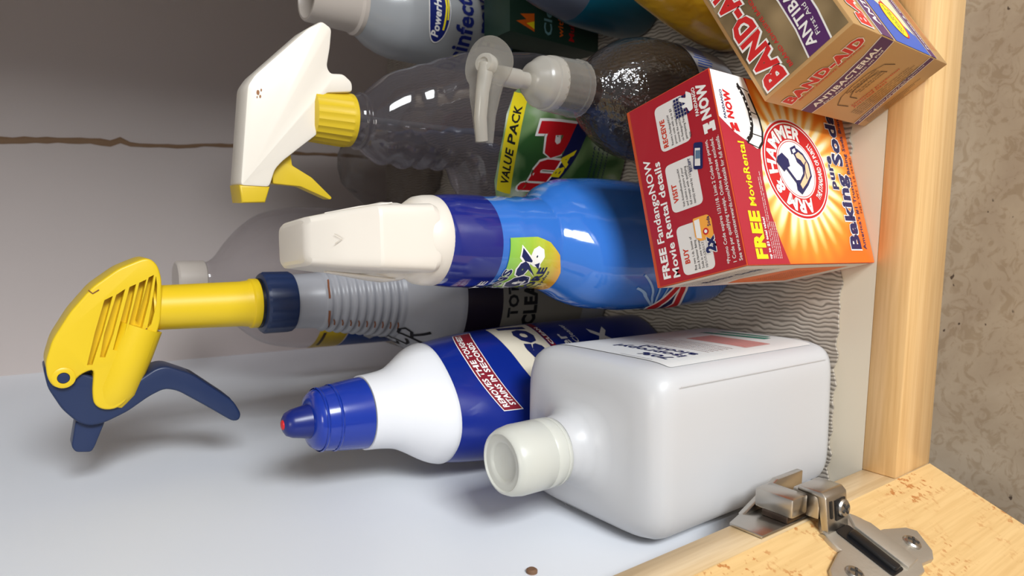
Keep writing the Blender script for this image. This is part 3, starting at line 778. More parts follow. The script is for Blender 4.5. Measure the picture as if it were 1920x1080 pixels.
CB = mat('translucent_blue_cap', (.07, .19, .58), .22, sss=.2, coat=.3)
lathe('cap', [(.0205, .2440), (.0202, .2470), (.0188, .2590), (.0172, .2690), (.0164, .2715), (.0146, .2738), (.0110, .2748), (.004, .2750)], CB, lb, 64, angle=.8, rib=lambda k, z: -.0004 if (k % 2 and .247 < z < .264) else 0)
for zz_, rr_ in ((.2695, .0174), (.262, .0184)): lathe('cap_ring', [(rr_, zz_-.0008), (rr_+.0004, zz_), (rr_, zz_+.0008)], CB, lb, 48, caps=(False, False))
lathe('nozzle', [(.0095, .2745), (.0088, .2780), (.0076, .2840), (.0062, .2870), (.0040, .2884), (.001, .2886)], mat('dark_blue_tip', (.07, .13, .42), .3), lb, 40)
lathe('nozzle_tip', [(.0028, .2882), (.0024, .2891), (.0010, .2895)], RED, lb, 20)
CRM = mat('label_cream', (.84, .80, .72), .45); MAR = mat('ink_maroon', (.50, .10, .16), .4); DKN = mat('ink_deep_navy', (.08, .13, .42), .4)
lm = wrap_map(LL, -pi/2, .038)
P = Print()
bow = lambda u, v: (u+9, v+5-.0105*(u+2)**2)
def bowed(pts): return [bow(*p) for p in pts]
band = [(-30+3*i, 0) for i in range(19)]
def strip(v0, v1, u0, u1, m, lay_, f=bow, n=16):
    pts = [(u0+(u1-u0)*i/n, v0) for i in range(n+1)]+[(u1-(u1-u0)*i/n, v1) for i in range(n+1)]
    P.poly([f(*q) for q in pts], m, lay_)
strip(163.5, 177.5, -36.6, 20.6, WHITE, 1); strip(164.1, 176.9, -36, 20, MAR, 2)
P.text('REMOVES THE TOUGHEST', -34, 171.4, 3.9, WHITE, 3, width=52, bold=.03, f=bow); P.text('STAINS IN SECONDS', -33, 165.8, 3.9, WHITE, 3, width=40, bold=.03, f=bow)
P.lay('banner', lb, lm, (2.5, 5))
P = Print()
sk = lambda u, v: (u, v+.30*u-.006*u*u)
strip(112, 146, -31, 31, CRM, 1, sk); strip(106.5, 111, -31, 31, MAR, 1, sk)
P.text('Lysol', -26, 119, 19, NAVY, 3, width=52, bold=.05, f=sk, slant=.15)
P.text('COMPLETE CLEAN', -24, 107.2, 2.8, WHITE, 3, width=46, bold=.03, f=sk)
P.text('Power', -20, 92, 9, WHITE, 3, width=32, bold=.02, f=sk); P.text('Toilet Bowl Cleaner', -24, 84, 4.4, WHITE, 3, width=46, bold=.01, f=sk)
P.text('10X', -16, 52, 15, WHITE, 3, width=30, bold=.04, f=sk)
P.lay('label', lb, lm, (2.5, 5))

# ================================================================== YELLOW TRIGGER SPRAYER
ys = empty('trigger_sprayer_bottle', (.087, .262, .0016), 0, 'cloudy ribbed-neck sprayer bottle with yellow head and navy lever, handwritten CLR', 'bottle')
CL = mat('cloudy_bottle', (.60, .60, .62), .35, sss=.15)
sec = [(0, .043, .043), (.003, .047, .047), (.01, .0495, .0495), (.085, .0500, .0500), (.138, .0500, .0500), (.150, .0482, .0482), (.162, .0430, .0430), (.173, .0355, .0355), (.181, .0298, .0298)]
sec = [(z, a, b, 2, 0, 0) for z, a, b in sec]
LY = Loft(sec, 64).smoothed(4)
secs = list(LY.secs)
n_r = 9
for i in range(n_r*4+1):
    z = .182+.0505*i/(n_r*4); base = .0290-.0085*(z-.182)/.0505
    rib_ = .0009*math.cos(2*pi*i/4)
    secs.append((z, base+rib_, base+rib_, 2, 0, 0))
secs += [(.2345, .0196, .0196, 2, 0, 0), (.2355, .0190, .0190, 2, 0, 0), (.2480, .0184, .0184, 2, 0, 0), (.2545, .0180, .0180, 2, 0, 0)]
LY.secs = secs; LY.build('bottle_body', CL, ys, angle=1.3)
RUST = mat('rust_stain', (.48, .28, .17), .8)
# rust stain arcs on the neck
P = Print(); ym = wrap_map(LY, -pi/2, .025)
for i in range(9):
    z = 184.5+5.6*i; P.path([(-20-.6*i*0, z-1.0), (-17, z-.7), (-14.5, z+.2)], .75, RUST, 1)
P.path([(-24, 231), (-15, 233), (-6, 233.6)], 1.1, RUST, 1); P.path([(4, 233.6), (14, 233.4), (20, 232.6)], 1.0, RUST, 1)
P.lay('rust_stains', ys, ym, (2, 2), base=.0004)
# lower printed label and handwriting
P = Print(); ym = wrap_map(LY, -pi/2, .050)
DKL = mat('label_black', (.13, .10, .15), .4); GRL = mat('label_grey', (.52, .50, .46), .5)
P.poly([(-74, 112), (74, 112), (74, 143), (-74, 143)], DKL, 1); P.poly([(-74, 30), (74, 30), (74, 112), (-74, 112)], GRL, 1)
P.text('TOTAL', -14, 98, 9, BLACK, 3, width=40, bold=.04); P.text('CLEANER', -22, 80, 12, BLACK, 3, width=60, bold=.05)
P.lay('label', ys, ym, (3, 8))
P = Print(); ym2 = wrap_map(LY, -pi/2, .042)
HWI = mat('marker_ink', (.08, .07, .09), .5)
def hw(pts, dx, dy, s, rot_=0): P.path([(dx+s*(x*math.cos(rot_)-y*math.sin(rot_)), dy+s*(x*math.sin(rot_)+y*math.cos(rot_))) for x, y in pts], 2.1, HWI, 2)
hw([(.7, .9), (.3, 1), (.02, .6), (.05, .2), (.4, 0), (.75, .15)], -64, 174, 13, .2)
hw([(.0, 1), (-.02, .5), (.05, .05), (.3, .0), (.6, .1)], -50, 172, 15, .25)
hw([(.05, 0), (.1, .5), (.1, 1)], -38, 165, 17, .1); hw([(.1, 1), (.45, 1.0), (.62, .78), (.5, .55), (.12, .48)], -38, 165, 17, .1); hw([(.3, .5), (.55, .2), (.8, -.1)], -38, 165, 17, .1)
P.lay('handwriting', ys, ym2, (2, 2), base=.0004)
NVP = mat('navy_plastic', (.12, .18, .32), .38); YP = mat('yellow_plastic', (.90, .76, .12), .36, sss=.05)
lathe('ring_nut', [(.0170, .2525), (.0192, .2530), (.0196, .2545), (.0196, .2705), (.0190, .2722), (.0165, .2730)], NVP, ys, 72, rib=lambda k, z: (.0006 if k % 4 < 2 else 0) if .2540 < z < .2715 else 0, angle=.5)
lathe('gasket', [(.0162, .2728), (.0162, .2748)], BLKP, ys, 40)
lathe('tube', [(.0156, .2745), (.0160, .2752), (.0160, .2790), (.0150, .2800), (.0144, .2850), (.0134, .3280), (.0134, .3360)], YP, ys, 56)
head = rounded([(26.1, 333.8), (29.9, 337.4), (30.0, 341.2), (24.5, 353.4), (14.6, 366.0), (1.3, 376.5), (-13.4, 384.9), (-25.4, 388.3), (-33.7, 387.6), (-38.8, 385.2), (-40.2, 380.4), (-37.4, 376.0), (-33.5, 373.0), (-30.8, 366.4), (-43.6, 367.5), (-51.1, 367.0), (-54.8, 362.6), (-55.1, 356.3), (-50.8, 350.8), (-38.7, 346.2), (-29.2, 340.4), (-16.8, 336.0), (-6.8, 333.0), (5.9, 332.0), (18.5, 332.0)], 3, 3)
hd = extrude('spray_head', head, -14, 14, YP, ys, bev=2.6)
SLOTS = ([(7.1, 360.6), (9.3, 356.5), (-11.1, 361.8), (-28.6, 367.1), (-28.4, 369.6), (-10.9, 365.6)], [(9.9, 354.8), (13.0, 350.4), (-12.7, 356.9), (-25, 361.0), (-24.6, 363.5), (-12, 361.2)],
          [(14.0, 348.3), (15.6, 345.0), (4.0, 347.4), (-16, 352.1), (-22, 354.2), (-21, 357.2)], [(16.3, 343.4), (18.1, 339.8), (2.6, 343.1), (-15.5, 347.6), (-18, 348.6), (-17.4, 351.6)],
          [(19.2, 338.6), (20.6, 335.9), (4.9, 338.8), (-11.0, 342.8), (-14.5, 344.2), (-13.4, 347.2)], [(20, 334.9), (14.8, 334.4), (3.4, 334.9), (-8, 337.9), (-10, 340.0), (3, 337.5)])
cbm = bmesh.new()
for q in SLOTS:
    A = [cbm.verts.new((x/1000, -.030, z/1000)) for x, z in q]; B = [cbm.verts.new((x/1000, -.0075, z/1000)) for x, z in q]
    cbm.faces.new(A); cbm.faces.new(B[::-1])
    for k in range(6): cbm.faces.new((A[(k+1) % 6], A[k], B[k], B[(k+1) % 6]))
cut = from_bm('cutter', cbm, YP, ys)
bo = hd.modifiers.new('slots', 'BOOLEAN'); bo.operation = 'DIFFERENCE'; bo.object = cut; bo.solver = 'EXACT'; bo.use_self = True
bpy.context.view_layer.update()
nm = bpy.data.meshes.new_from_object(hd.evaluated_get(bpy.context.evaluated_depsgraph_get()))
hd.modifiers.clear(); hd.data = nm; cm_ = cut.data; bpy.data.objects.remove(cut); bpy.data.meshes.remove(cm_)
# cylinder housing bulge over lower barrel
bar = tube('pump_barrel', [(-.010, -.0045, .342), (-.024, -.0045, .3475), (-.045, -.0045, .3560), (-.0525, -.0045, .3595)], [.0118, .0122, .0120, .0095], YP, ys, 28)
lathe('pivot_pin', [(.0054, 0), (.0056, .0006), (.0048, .0010), (.0030, .0010), (.0030, .0003), (.001, .0003)], [YP], ys, 28, (-.0342, -.0139, .3805), (0, -1, 0))
lathe('pivot_cap', [(.0029, 0), (.0027, .0008), (.001, .001)], NVP, ys, 20, (-.0342, -.0145, .3805), (0, -1, 0))
lever = rounded([(-27.2, 389.3), (-39.5, 387.6), (-52.3, 381.5), (-60.7, 374.7), (-63.9, 368.7), (-62.8, 361.3), (-58.2, 350.4), (-50.7, 339.1), (-47.2, 331.0), (-49.4, 324.0), (-60.1, 309.6), (-73.0, 293.1), (-72.9, 289.2), (-68.9, 287.8), (-60.1, 292.4), (-40.4, 315.4), (-33.6, 329.6), (-34.3, 335.4), (-40.3, 344.5), (-44.1, 350.1), (-36.3, 365.8), (-30, 378.0)], 3, 3)
lv = extrude('trigger_lever', lever, -11, 11, NVP, ys, bev=1.6)
extrude('lever_channel', rounded([(-36, 331), (-42, 317), (-61, 296), (-69, 291), (-67, 289.5), (-58, 294), (-41, 314), (-35.5, 327)], 1.5), -8.5, 8.5, mat('navy_plastic_dark', (.08, .11, .21), .5), lv)
extrude('spray_nozzle', rounded([(-60.6, 375.1), (-75.1, 377.5), (-78.6, 375.6), (-79.9, 368.3), (-77, 366.5), (-62.5, 360.9)], 1.5), -6.5, 6.5, NVP, ys, bev=1.6)
P = Print(); hm = plane_map((0, -.0140, 0), (1, 0, 0), (0, 0, 1))
for q in ([(-20, 347), (-24, 350), (-27, 353)], [(-22.5, 350), (-24, 348)], [(-10, 340), (-13, 344)], [(13, 363), (11, 366), (13, 368)]): P.path(q, .6, RUST, 1)
tag(P.lay('scratches', hd, hm, base=.0003), kind='stuff')

# ================================================================== BLUE SPRAY BOTTLE
bs = empty('blue_spray_bottle', (.1315, .133, .0016), math.radians(50), 'light blue glossy cleaner bottle with white trigger head and green bonus label', 'bottle')
LBL = mat('light_blue_bottle', (.19, .43, .76), .12, coat=.8, bump=(160, .10, .001))
sec = [(0, .040, .025, 2.4), (.002, .0445, .029, 2.5), (.008, .0470, .0315, 2.6), (.04, .0480, .0330, 2.6), (.085, .0480, .0335, 2.5), (.105, .0470, .0330, 2.4), (.122, .0450, .0325, 2.3), (.134, .0405, .0305, 2.2), (.144, .0330, .0275, 2.1), (.154, .0285, .0258, 2), (.180, .0270, .0252, 2), (.207, .0262, .0248, 2), (.217, .0250, .0240, 2), (.222, .0236, .0230, 2)]
LS = Loft(sec).smoothed(5)
# shallow grip rings in the neck
LS.secs = [(s[0], s[1]+(.0004*math.sin(s[0]*700) if .148 < s[0] < .190 else 0), s[2]+(.0004*math.sin(s[0]*700) if .148 < s[0] < .190 else 0), *s[3:]) for s in LS.secs]
LS.build('bottle_body', LBL, bs, angle=1.2)
NS = mat('navy_sleeve', (.10, .14, .46), .12, coat=.7)
Loft([(z, a+.0003, b+.0003, n, 0, 0) for z, a, b, n, _, _ in LS.secs if z >= .187]).build('shrink_sleeve', NS, bs, cap0=False, cap1=False, angle=1.2)
tm = wrap_map(LS, 0, .0265)
# green label: front faces the side wall; camera sees its edge.  u=0 at local angle given below
T0 = math.radians(-118-50)
gm = wrap_map(LS, T0, .0275)
m_grn, nt, p, mp = node_mat('green_label_print')
gsep = nt.nodes.new('ShaderNodeSeparateXYZ'); nt.links.new(mp.outputs[0], gsep.inputs[0])
mr = nt.nodes.new('ShaderNodeMapRange'); mr.inputs['From Min'].default_value = .150; mr.inputs['From Max'].default_value = .187; nt.links.new(gsep.outputs[2], mr.inputs['Value'])
r = ramp(nt, mr.outputs[0], [(0, (.85, .62, .22)), (.22, (.75, .72, .22)), (.6, (.62, .76, .25)), (1, (.52, .74, .30))])
nt.links.new(r.outputs[0], p.inputs['Base Color']); p.inputs['Roughness'].default_value = .12; p.inputs['Coat Weight'].default_value = .6
P = Print()
P.poly([(-46, 186.8), (17, 186.8), (18, 168), (15, 159), (8, 152.5), (-3, 149), (-18, 148), (-34, 149), (-44, 154), (-47, 166)], m_grn, 1)
P.text('WHITE', -50, 196, 4.2, WHITE, 3, width=38, bold=.03, f=lambda u, v: (u, v-.10*(u+30)))
P.text('CLEANS', -46, 185, 5.0, NAVY, 3, width=44, bold=.04, f=lambda u, v: (u, v-.10*(u+30)), out=(WHITE, .04))
P.text('50%', -34, 168, 13, NAVY, 4, width=46, bold=.05, out=(WHITE, .05), f=lambda u, v: (u, v-.1*(u+20)))
P.text('MORE', -28, 161, 5.5, NAVY, 4, width=28, bold=.04, f=lambda u, v: (u, v-.1*(u+20))); P.text('cleaning power', -28, 156.5, 2.8, NAVY, 4, width=26, bold=.02)
P.lay('bonus_label', bs, gm, (2.5, 4), base=.0005)
# body label with white swashes and red/white diamond logo
bm2 = wrap_map(LS, T0, .040)
P = Print(); SWI = mat('ink_pale_blue', (.62, .76, .90), .2, coat=.4)
ctr = (-26, 66)
for i, (ex, ey) in enumerate(((-4, 100), (6, 98), (16, 92), (24, 80), (26, 66), (24, 52), (16, 40), (-30, 102))):
    mx, my = (ctr[0]+ex)/2+6, (ctr[1]+ey)/2+4*math.sin(i)
    pts = [((1-t)**2*ctr[0]+2*t*(1-t)*mx+t*t*ex, (1-t)**2*ctr[1]+2*t*(1-t)*my+t*t*ey) for t in [k/10 for k in range(11)]]
    P.path(pts, 1.5, SWI, 1)
LG = [(-52, 58), (-22, 72), (4, 60), (-24, 44)]
P.poly([(-56, 58), (-22, 76), (9, 60), (-24, 40)], WHITE, 2); P.poly([(-53, 58), (-22, 73.5), (5, 60), (-24, 42.5)], RED, 3)
P.poly([(-46, 56), (-18, 64), (-4, 60), (-18, 52)], WHITE, 4); P.poly([(-42, 56.4), (-19, 61.6), (-8, 59.6), (-18, 54)], NAVY, 5)
P.lay('logo_label', bs, bm2, (2.5, 4), base=.0004)
# sprayer head, nozzle pointing away from the camera
WP = mat('sprayer_white', (.86, .83, .785), .34, sss=.1)
hh = empty('sprayer_head', (0, 0, 0), 0); hh.parent = bs
bpy.data.objects.remove(hh)
# local -> head frame: rotate so that the head axis points along world +y
def rotz(o, ang, off=(0, 0, 0)):
    o.data.transform(Matrix.Translation(Vector(off)) @ Matrix.Rotation(ang, 4, 'Z'))
HA = math.radians(-50+6)
sec = [(.2205, .0240, .0240, 2), (.2220, .0244, .0244, 2), (.2270, .0240, .0240, 2), (.2310, .0232, .0232, 2), (.2345, .0205, .021, 2.3), (.2360, .0185, .0195, 2.4)]
o = Loft(sec).build('collar', WP, bs, angle=.9); rotz(o, HA)
sec = [(.228, .0176, .0222, 5, 0, .000), (.231, .0180, .0228, 7, 0, .0005), (.242, .0172, .0245, 8, 0, .0030), (.252, .0168, .0270, 8, 0, .0060), (.2590, .0164, .0292, 8, 0, .0085), (.2605, .0162, .0296, 8, 0, .0095), (.272, .0145, .0265, 8, 0, .0195), (.2840, .0122, .0225, 8, 0, .0290), (.2858, .0108, .0200, 6, 0, .0300), (.2864, .009, .017, 5, 0, .0300)]
o = Loft(sec, 96).build('sprayer_head', WP, bs, angle=.28); rotz(o, HA); shead = o
# side shroud of the head
sec = [(.230, .0195, .012, 2.4, 0, .010), (.236, .0210, .014, 2.6, 0, .012), (.243, .0215, .014, 2.8, 0, .016), (.250, .0200, .013, 2.8, 0, .021), (.262, .0168, .012, 2.8, 0, .027), (.274, .0140, .010, 2.6, 0, .032)]
o = Loft(sec, 64).build('shroud', WP, bs, angle=.8); rotz(o, HA)
for s_, k in ((-1, 0), (-1, 1), (1, 0)):
    o = tube('shroud_rib', [(s_*.0203, .006+.004*k, .240), (s_*.0178, .012+.004*k, .256), (s_*.0150, .019+.004*k, .272)], [.0004, .0009, .0004], WP, bs, 8); rotz(o, HA)
# trigger in front (away from camera), nozzle block
o = box('trigger', (-.006, .030, .200), (.006, .037, .258), WP, bs, bev=.002); rotz(o, HA)
o = box('nozzle', (-.008, .048, .262), (.008, .062, .282), WP, bs, bev=.002); rotz(o, HA)
P = Print(); P.path([(-2.4, 2.6), (0, -1.2), (2.4, 2.6)], .45, mat('sprayer_shadow', (.76, .72, .66), .5), 1)
o = P.lay('arrow_mark', bs, lambda x, y, off: Vector((x/1000, -.0068+.00080*(y+2), .2745+y*.00072)) + Vector((0, -.0006, .0002))); rotz(o, HA)

# ================================================================== CLEAR SPRAY BOTTLE
cs = empty('clear_spray_bottle', (.2055, .228, .0016), -.22, 'clear spray bottle with white and yellow trigger head and value pack label', 'bottle')
CLR = film('clear_plastic', (.88, .87, .885), (.56, .54, .56), .13, .06, 1.1, bump=(45, .25, .002))
sec = [(0, .052, .026, 2.6, .006, 0), (.003, .056, .030, 2.6, .006, 0), (.012, .058, .032, 2.6, .006, 0), (.08, .0600, .033, 2.5, .006, 0), (.115, .0575, .033, 2.4, .004, 0), (.132, .0540, .032, 2.3, .008, 0),
       (.140, .0455, .031, 2.2, .012, 0), (.148, .0400, .030, 2.2, .0150, 0), (.154, .0385, .0295, 2.1, .0140, 0), (.160, .0385, .029, 2.1, .0115, 0), (.166, .0365, .0285, 2, .0115, 0), (.173, .0358, .028, 2, .0085, 0), (.180, .0338, .027, 2, .0085, 0),
       (.187, .0335, .026, 2, .0055, 0), (.195, .0305, .025, 2, .0055, 0), (.203, .0290, .024, 2, .0025, 0), (.210, .0240, .0225, 2, .0010, 0), (.216, .0190, .0190, 2, 0, 0), (.2180, .0172, .0172, 2, 0, 0), (.2205, .0182, .0182, 2, 0, 0), (.2225, .0165, .0165, 2, 0, 0), (.2330, .0155, .0155, 2, 0, 0)]
LC = Loft(sec, 72).smoothed(4); LC.build('bottle_body', CLR, cs, cap1=False, angle=1.4)
YC = mat('yellow_collar', (.82, .70, .15), .4)
lathe('collar', [(.0150, .2255), (.0166, .2262), (.0169, .2290), (.0166, .2300), (.0160, .2520), (.0130, .2530)], YC, cs, 72, rib=lambda k, z: (.0007 if k % 3 == 0 else -.0002) if .2295 < z < .2515 else 0, angle=.5)
tube('dip_tube', [(.002, 0, .225), (.003, .004, .12), (.010, .006, .02)], .0022, film('dip_tube_plastic', (.85, .85, .85), (.6, .6, .6), .3), cs, 8)
CH = mat('cream_white_plastic', (.90, .87, .82), .3, sss=.08)
HT = lambda pts: [(x*1.06+1.6, 250+(z-250)*.95-3.2) for x, z in pts]
ch = rounded([(50, 252), (44.5, 261), (14.5, 293.2), (8.3, 297.4), (-44.6, 301.7), (-44.5, 284.4), (-34.7, 281.0), (-29.9, 276.5), (-12.9, 254.2), (-2.2, 251.7), (10.6, 249.3), (13.5, 231.0), (19.1, 231.4), (23.0, 237.5), (22.0, 246.1), (25.5, 248.5), (36, 246.5), (47, 245.5)], 2.2, 3)
def clr(o):  # head keeps facing the side wall: undo part of the bottle's turn
    o.data.transform(Matrix.Rotation(.20, 4, 'Z')); return o
chd = clr(extrude('sprayer_head', HT(ch), -11, 12, CH, cs, bev=2.2, seg=2))
clr(extrude('nozzle', HT([(-44.2, 302.2), (-44.2, 284.0), (-53.0, 286.8), (-53.8, 300.7)]), -10.4, 11, YC, cs, bev=1.2))
clr(extrude('trigger', rounded(HT([(-28.9, 277.4), (-24.1, 269.6), (-31.3, 268.6), (-37.3, 255.9), (-48.4, 242.0), (-49.6, 243.3), (-42.8, 263.2), (-42.2, 280.6), (-34.3, 280.8)]), 1), -5, 5, YC, cs, bev=.8))
P = Print(); pm = plane_map((0, -.011, 0), (1, 0, 0), (0, 0, 1))
for x, z, r_ in ((5.5, 291.5, 1.3), (3.6, 290.2, .8), (7.0, 289.6, .7), (3.0, 292.0, .5)): P.poly(HT(ell(x, z, r_, r_*.7, 9)), mat('brown_dirt', (.60, .42, .28), .7), 1)
tag(clr(P.lay('dirt_spots', chd, pm, base=.0003)), kind='stuff')
# value pack label
GM, nt, p, mp = node_mat('green_white_print')
n = noise(nt, mp.outputs[0], 26, 2, .5, .5)
r = ramp(nt, n.outputs['Fac'], [(.42, (.20, .36, .18)), (.54, (.46, .58, .38)), (.64, (.76, .80, .72))])
nt.links.new(r.outputs[0], p.inputs['Base Color']); p.inputs['Roughness'].default_value = .35
cm = wrap_map(LC, -pi/2, .056)
P = Print()
P.poly([(-46, 4), (34, 4), (34, 116), (26, 123), (10, 128), (-12, 129), (-32, 127), (-46, 120)], GM, 1)
ar = lambda u, v: (u, v-.0045*(u+6)**2)
rib_o = [(-40, 116), (-30, 116), (24, 116), (29, 120), (24, 127), (-30, 127), (-36, 125)]
strip(115, 127.5, -38, 27, mat('ribbon_yellow', (.86, .78, .12), .4), 2, ar)
P.text('VALUE PACK', -30, 118, 6.6, BLACK, 3, width=48, bold=.03, f=ar)
gf2 = lambda u, v: (u, 88+v*(1+.010*(u+10))-.42*(u+10))
P.text('ind', -33, -12, 25, RED, 4, width=42, bold=.06, out=(WHITE, .05), f=gf2)
P.poly([gf2(*q) for q in ((-46, -26), (30, -27), (30, -13), (-46, -13))], NAVY, 3); P.text('BA', -20, -23, 8.5, YEL, 4, width=18, bold=.05, f=gf2)
for i in range(4): squiggle(P, -30, 40-5*i, 48, 2, NAVY, 3)
P.lay('value_label', cs, cm, (3, 5), base=.0006)

# ================================================================== PUMP BOTTLE
pb = empty('pump_bottle', (.2235, .130, .0016), 0, 'clear soap pump bottle with frosted dispenser behind the cartons', 'bottle')
PBM = film('smoky_clear_plastic', (.80, .78, .77), (.42, .38, .35), .16, .05, 1.6, bump=(260, .75, .0016))
sec = [(0, .034, .030), (.003, .038, .034), (.012, .0405, .0365), (.045, .0408, .0372), (.066, .0400, .0362), (.084, .0360, .033), (.097, .0290, .0275), (.106, .0220, .0215), (.112, .0165, .0165), (.1155, .0148, .0148), (.130, .0142, .0142)]
LP = Loft([(z, a, b, 2, .003, 0) for z, a, b in sec], 64).smoothed(4); LP.build('bottle_body', PBM, pb, angle=1.4)
PW = film('frosted_pump_plastic', (.95, .95, .94), (.80, .78, .74), .25, .25, 1.2)
P1 = film('milky_pump_plastic', (.92, .92, .9), (.86, .84, .80), .55, .25, 1.2)
lathe('collar', [(.0160, .1155), (.0172, .1160), (.0172, .1200), (.0166, .1206), (.0160, .1360), (.0158, .1385)], PW, pb, 72, at=(.002, 0, .005), rib=lambda k, z: .00025 if k % 3 == 0 else 0, caps=(False, False))
lathe('collar_cap', [(.0160, .1365), (.0162, .1390), (.0158, .1420), (.0150, .1428), (.0148, .1470), (.0135, .1490), (.0120, .1505), (.0100, .1540), (.0075, .1560), (.0052, .1565)], P1, pb, 56, at=(.002, 0, .004))
lathe('stem', [(.0048, .1560), (.0048, .1660), (.0056, .1664), (.0056, .1790)], P1, pb, 28, at=(.001, 0, 0))
# thumb pad disc with a spout that points at the side wall
pad = []
for i in range(40):
    a = 2*pi*i/40; pad.append((3.5+15.5*math.cos(a), -1+15.5*math.sin(a)*.95))
pad = [p_ for p_ in pad if p_[0] > -6]
pad = sorted(pad, key=lambda q: math.atan2(q[1]+1, q[0]-3.5))
pad += []
ol = [(3.5+15*math.cos(a), 15*math.sin(a)) for a in [(-2.35+4.7*i/30) for i in range(31)]]
ol += [(-14, 9.4), (-24, 7.2), (-38, 5.4), (-38, -5.4), (-24, -7.2), (-14, -9.4)]
def padmesh():
    bm = bmesh.new()
    for zz0, zz1, sc_ in ((.1800, .1814, 1),):
        A = [bm.verts.new((x/1000, y/1000, zz0+.0035*max(0, (x-3.5)/15)**2*1.0-.006*max(0, (-x-14)/24)**1.3)) for x, y in ol]
        B = [bm.verts.new((x/1000, y/1000, zz1+.0035*max(0, (x-3.5)/15)**2*1.0-.006*max(0, (-x-14)/24)**1.3)) for x, y in ol]
        bm.faces.new(A[::-1]); bm.faces.new(B)
        for i in range(len(ol)): bm.faces.new((A[i], A[(i+1) % len(ol)], B[(i+1) % len(ol)], B[i]))
    bmesh.ops.bevel(bm, geom=[e for e in bm.edges if abs(e.verts[0].co.z-e.verts[1].co.z) < .01 and len(e.link_faces) == 2 and e.calc_face_angle(0) > 1], offset=.0004, segments=2, affect='EDGES')
    return bm
TL = Matrix.Rotation(math.radians(35), 4, 'X')
o = from_bm('thumb_pad', padmesh(), PW, pb, .7)
sp = tube('spout', [(.003, 0, .1832), (-.012, 0, .1836), (-.026, 0, .1822), (-.0375, 0, .1775)], [.0046, .0038, .0036, .0034], P1, pb, 16)
pn_ = lathe('button', [(.0062, .1810), (.0060, .1850), (.0052, .1866), (.003, .1870), (.0026, .1862), (.0006, .1862)], P1, pb, 28, at=(.003, 0, 0))
PT = Matrix.Translation((.001, -.002, .0085)) @ Matrix.Translation((.001, 0, .180)) @ Matrix.Rotation(math.radians(8), 4, 'Y') @ Matrix.Rotation(math.radians(24), 4, 'X') @ Matrix.Translation((-.001, 0, -.180))
for q in (o, sp, pn_): q.data.transform(PT)
o = lathe('stem_top', [(.0050, .1780), (.0052, .1885)], P1, pb, 24, at=(.001, -.001, 0))
tube('dip_tube', [(.002, 0, .118), (.0, .003, .06), (-.006, .004, .008)], .002, film('dip_tube_plastic', (.85, .85, .85), (.6, .6, .6), .3), pb, 8)
P = Print(); pm = wrap_map(LP, -pi/2, .039)
WL = mat('film_label', (.66, .66, .68), .35)
P.poly([(-40, 6), (48, 6), (48, 50), (-40, 44)], WL, 1)
for i in range(16): P.line((10+2.4*i, 28+random.random()*4), (10+2.4*i, 43+random.random()*4), 1.0, BLU, 2)
P.lay('label', pb, pm, (3, 6), base=.0004)

# ================================================================== DISINFECTANT CAN
dc = empty('disinfectant_can', (.308, .316, .0016), 0, 'pale disinfectant spray can with blue lettering against the back', 'spray can')
CANM = mat('can_pale', (.60, .61, .62), .3, coat=.3)
Rc = .034
secc = [(0, .033), (.002, Rc), (.150, Rc), (.1515, .0337), (.160, .0322), (.170, .0285), (.178, .0235), (.1815, .0215)]
LD = Loft([(z, r_, r_, 2, 0, 0) for z, r_ in secc], 64); LD.build('can_body', CANM, dc, angle=1)
lathe('cap', [(.0215, .1800), (.0222, .1808), (.0222, .1840), (.0205, .1860), (.0195, .2200), (.0188, .2215), (.0170, .2215), (.0165, .2200), (.0160, .2050), (.001, .2050)], mat('cap_offwhite', (.78, .74, .70), .35), dc, 56)
P = Print(); dmn = wrap_map(LD, -pi/2, Rc)
P.poly(ell(2, 128, 27, 10, 40), WHITE, 1); P.poly(ell(2, 128, 26, 9.2, 40), DKN, 2)
P.text('PowerHouse', -20, 127, 6.4, WHITE, 3, width=44, bold=.03, slant=.15)
P.path([(-14, 123.5), (4, 122), (26, 123.5)], 1.6, YEL, 3); P.path([(-6, 120.6), (6, 120), (20, 120.8)], 1.2, YEL, 3)
P.text('Disinfectant', -52, 97, 15, DKN, 3, width=92, bold=.03); P.text('Spray', -33, 78, 15, DKN, 3, width=54, bold=.03)
P.poly([(-50, 54), (50, 54), (50, 72), (-50, 72)], mat('label_slate_blue', (.45, .55, .68), .4), 1)
P.poly([(-50, 6), (50, 6), (50, 54), (-50, 54)], mat('label_green_dark', (.14, .24, .20), .4), 1)
P.lay('label', dc, dmn, (3, 8), base=.0004)

# dark green carton
gb = empty('green_carton', (.289, .236, .0016), .04, 'small dark green printed carton in front of the pale spray can', 'box')
box('carton', (0, 0, 0), (.070, .034, .094), mat('label_green_dark', (.14, .24, .20), .4), gb, bev=.0008)
P = Print(); gmf = plane_map((0, 0, 0), (1, 0, 0), (0, 0, 1))
P.poly([(4, 70), (9, 88), (12, 78), (15, 84), (18, 70)], mat('ink_flame', (.90, .42, .12), .4), 1)
P.poly([(6, 70), (9, 78), (12, 70)], YEL, 2)
P.text('Cleaner', 4, 52, 8, mat('ink_pale_blue2', (.45, .62, .66), .4), 1, width=48, bold=.02); P.text('with bleach', 5, 40, 5.5, mat('ink_flame', (.90, .42, .12), .4), 1, width=44, bold=.02)
P.text('Multi-surface', 4, 28, 5.5, RED, 1, width=50, bold=.02)
P.lay('front_print', gb, gmf)

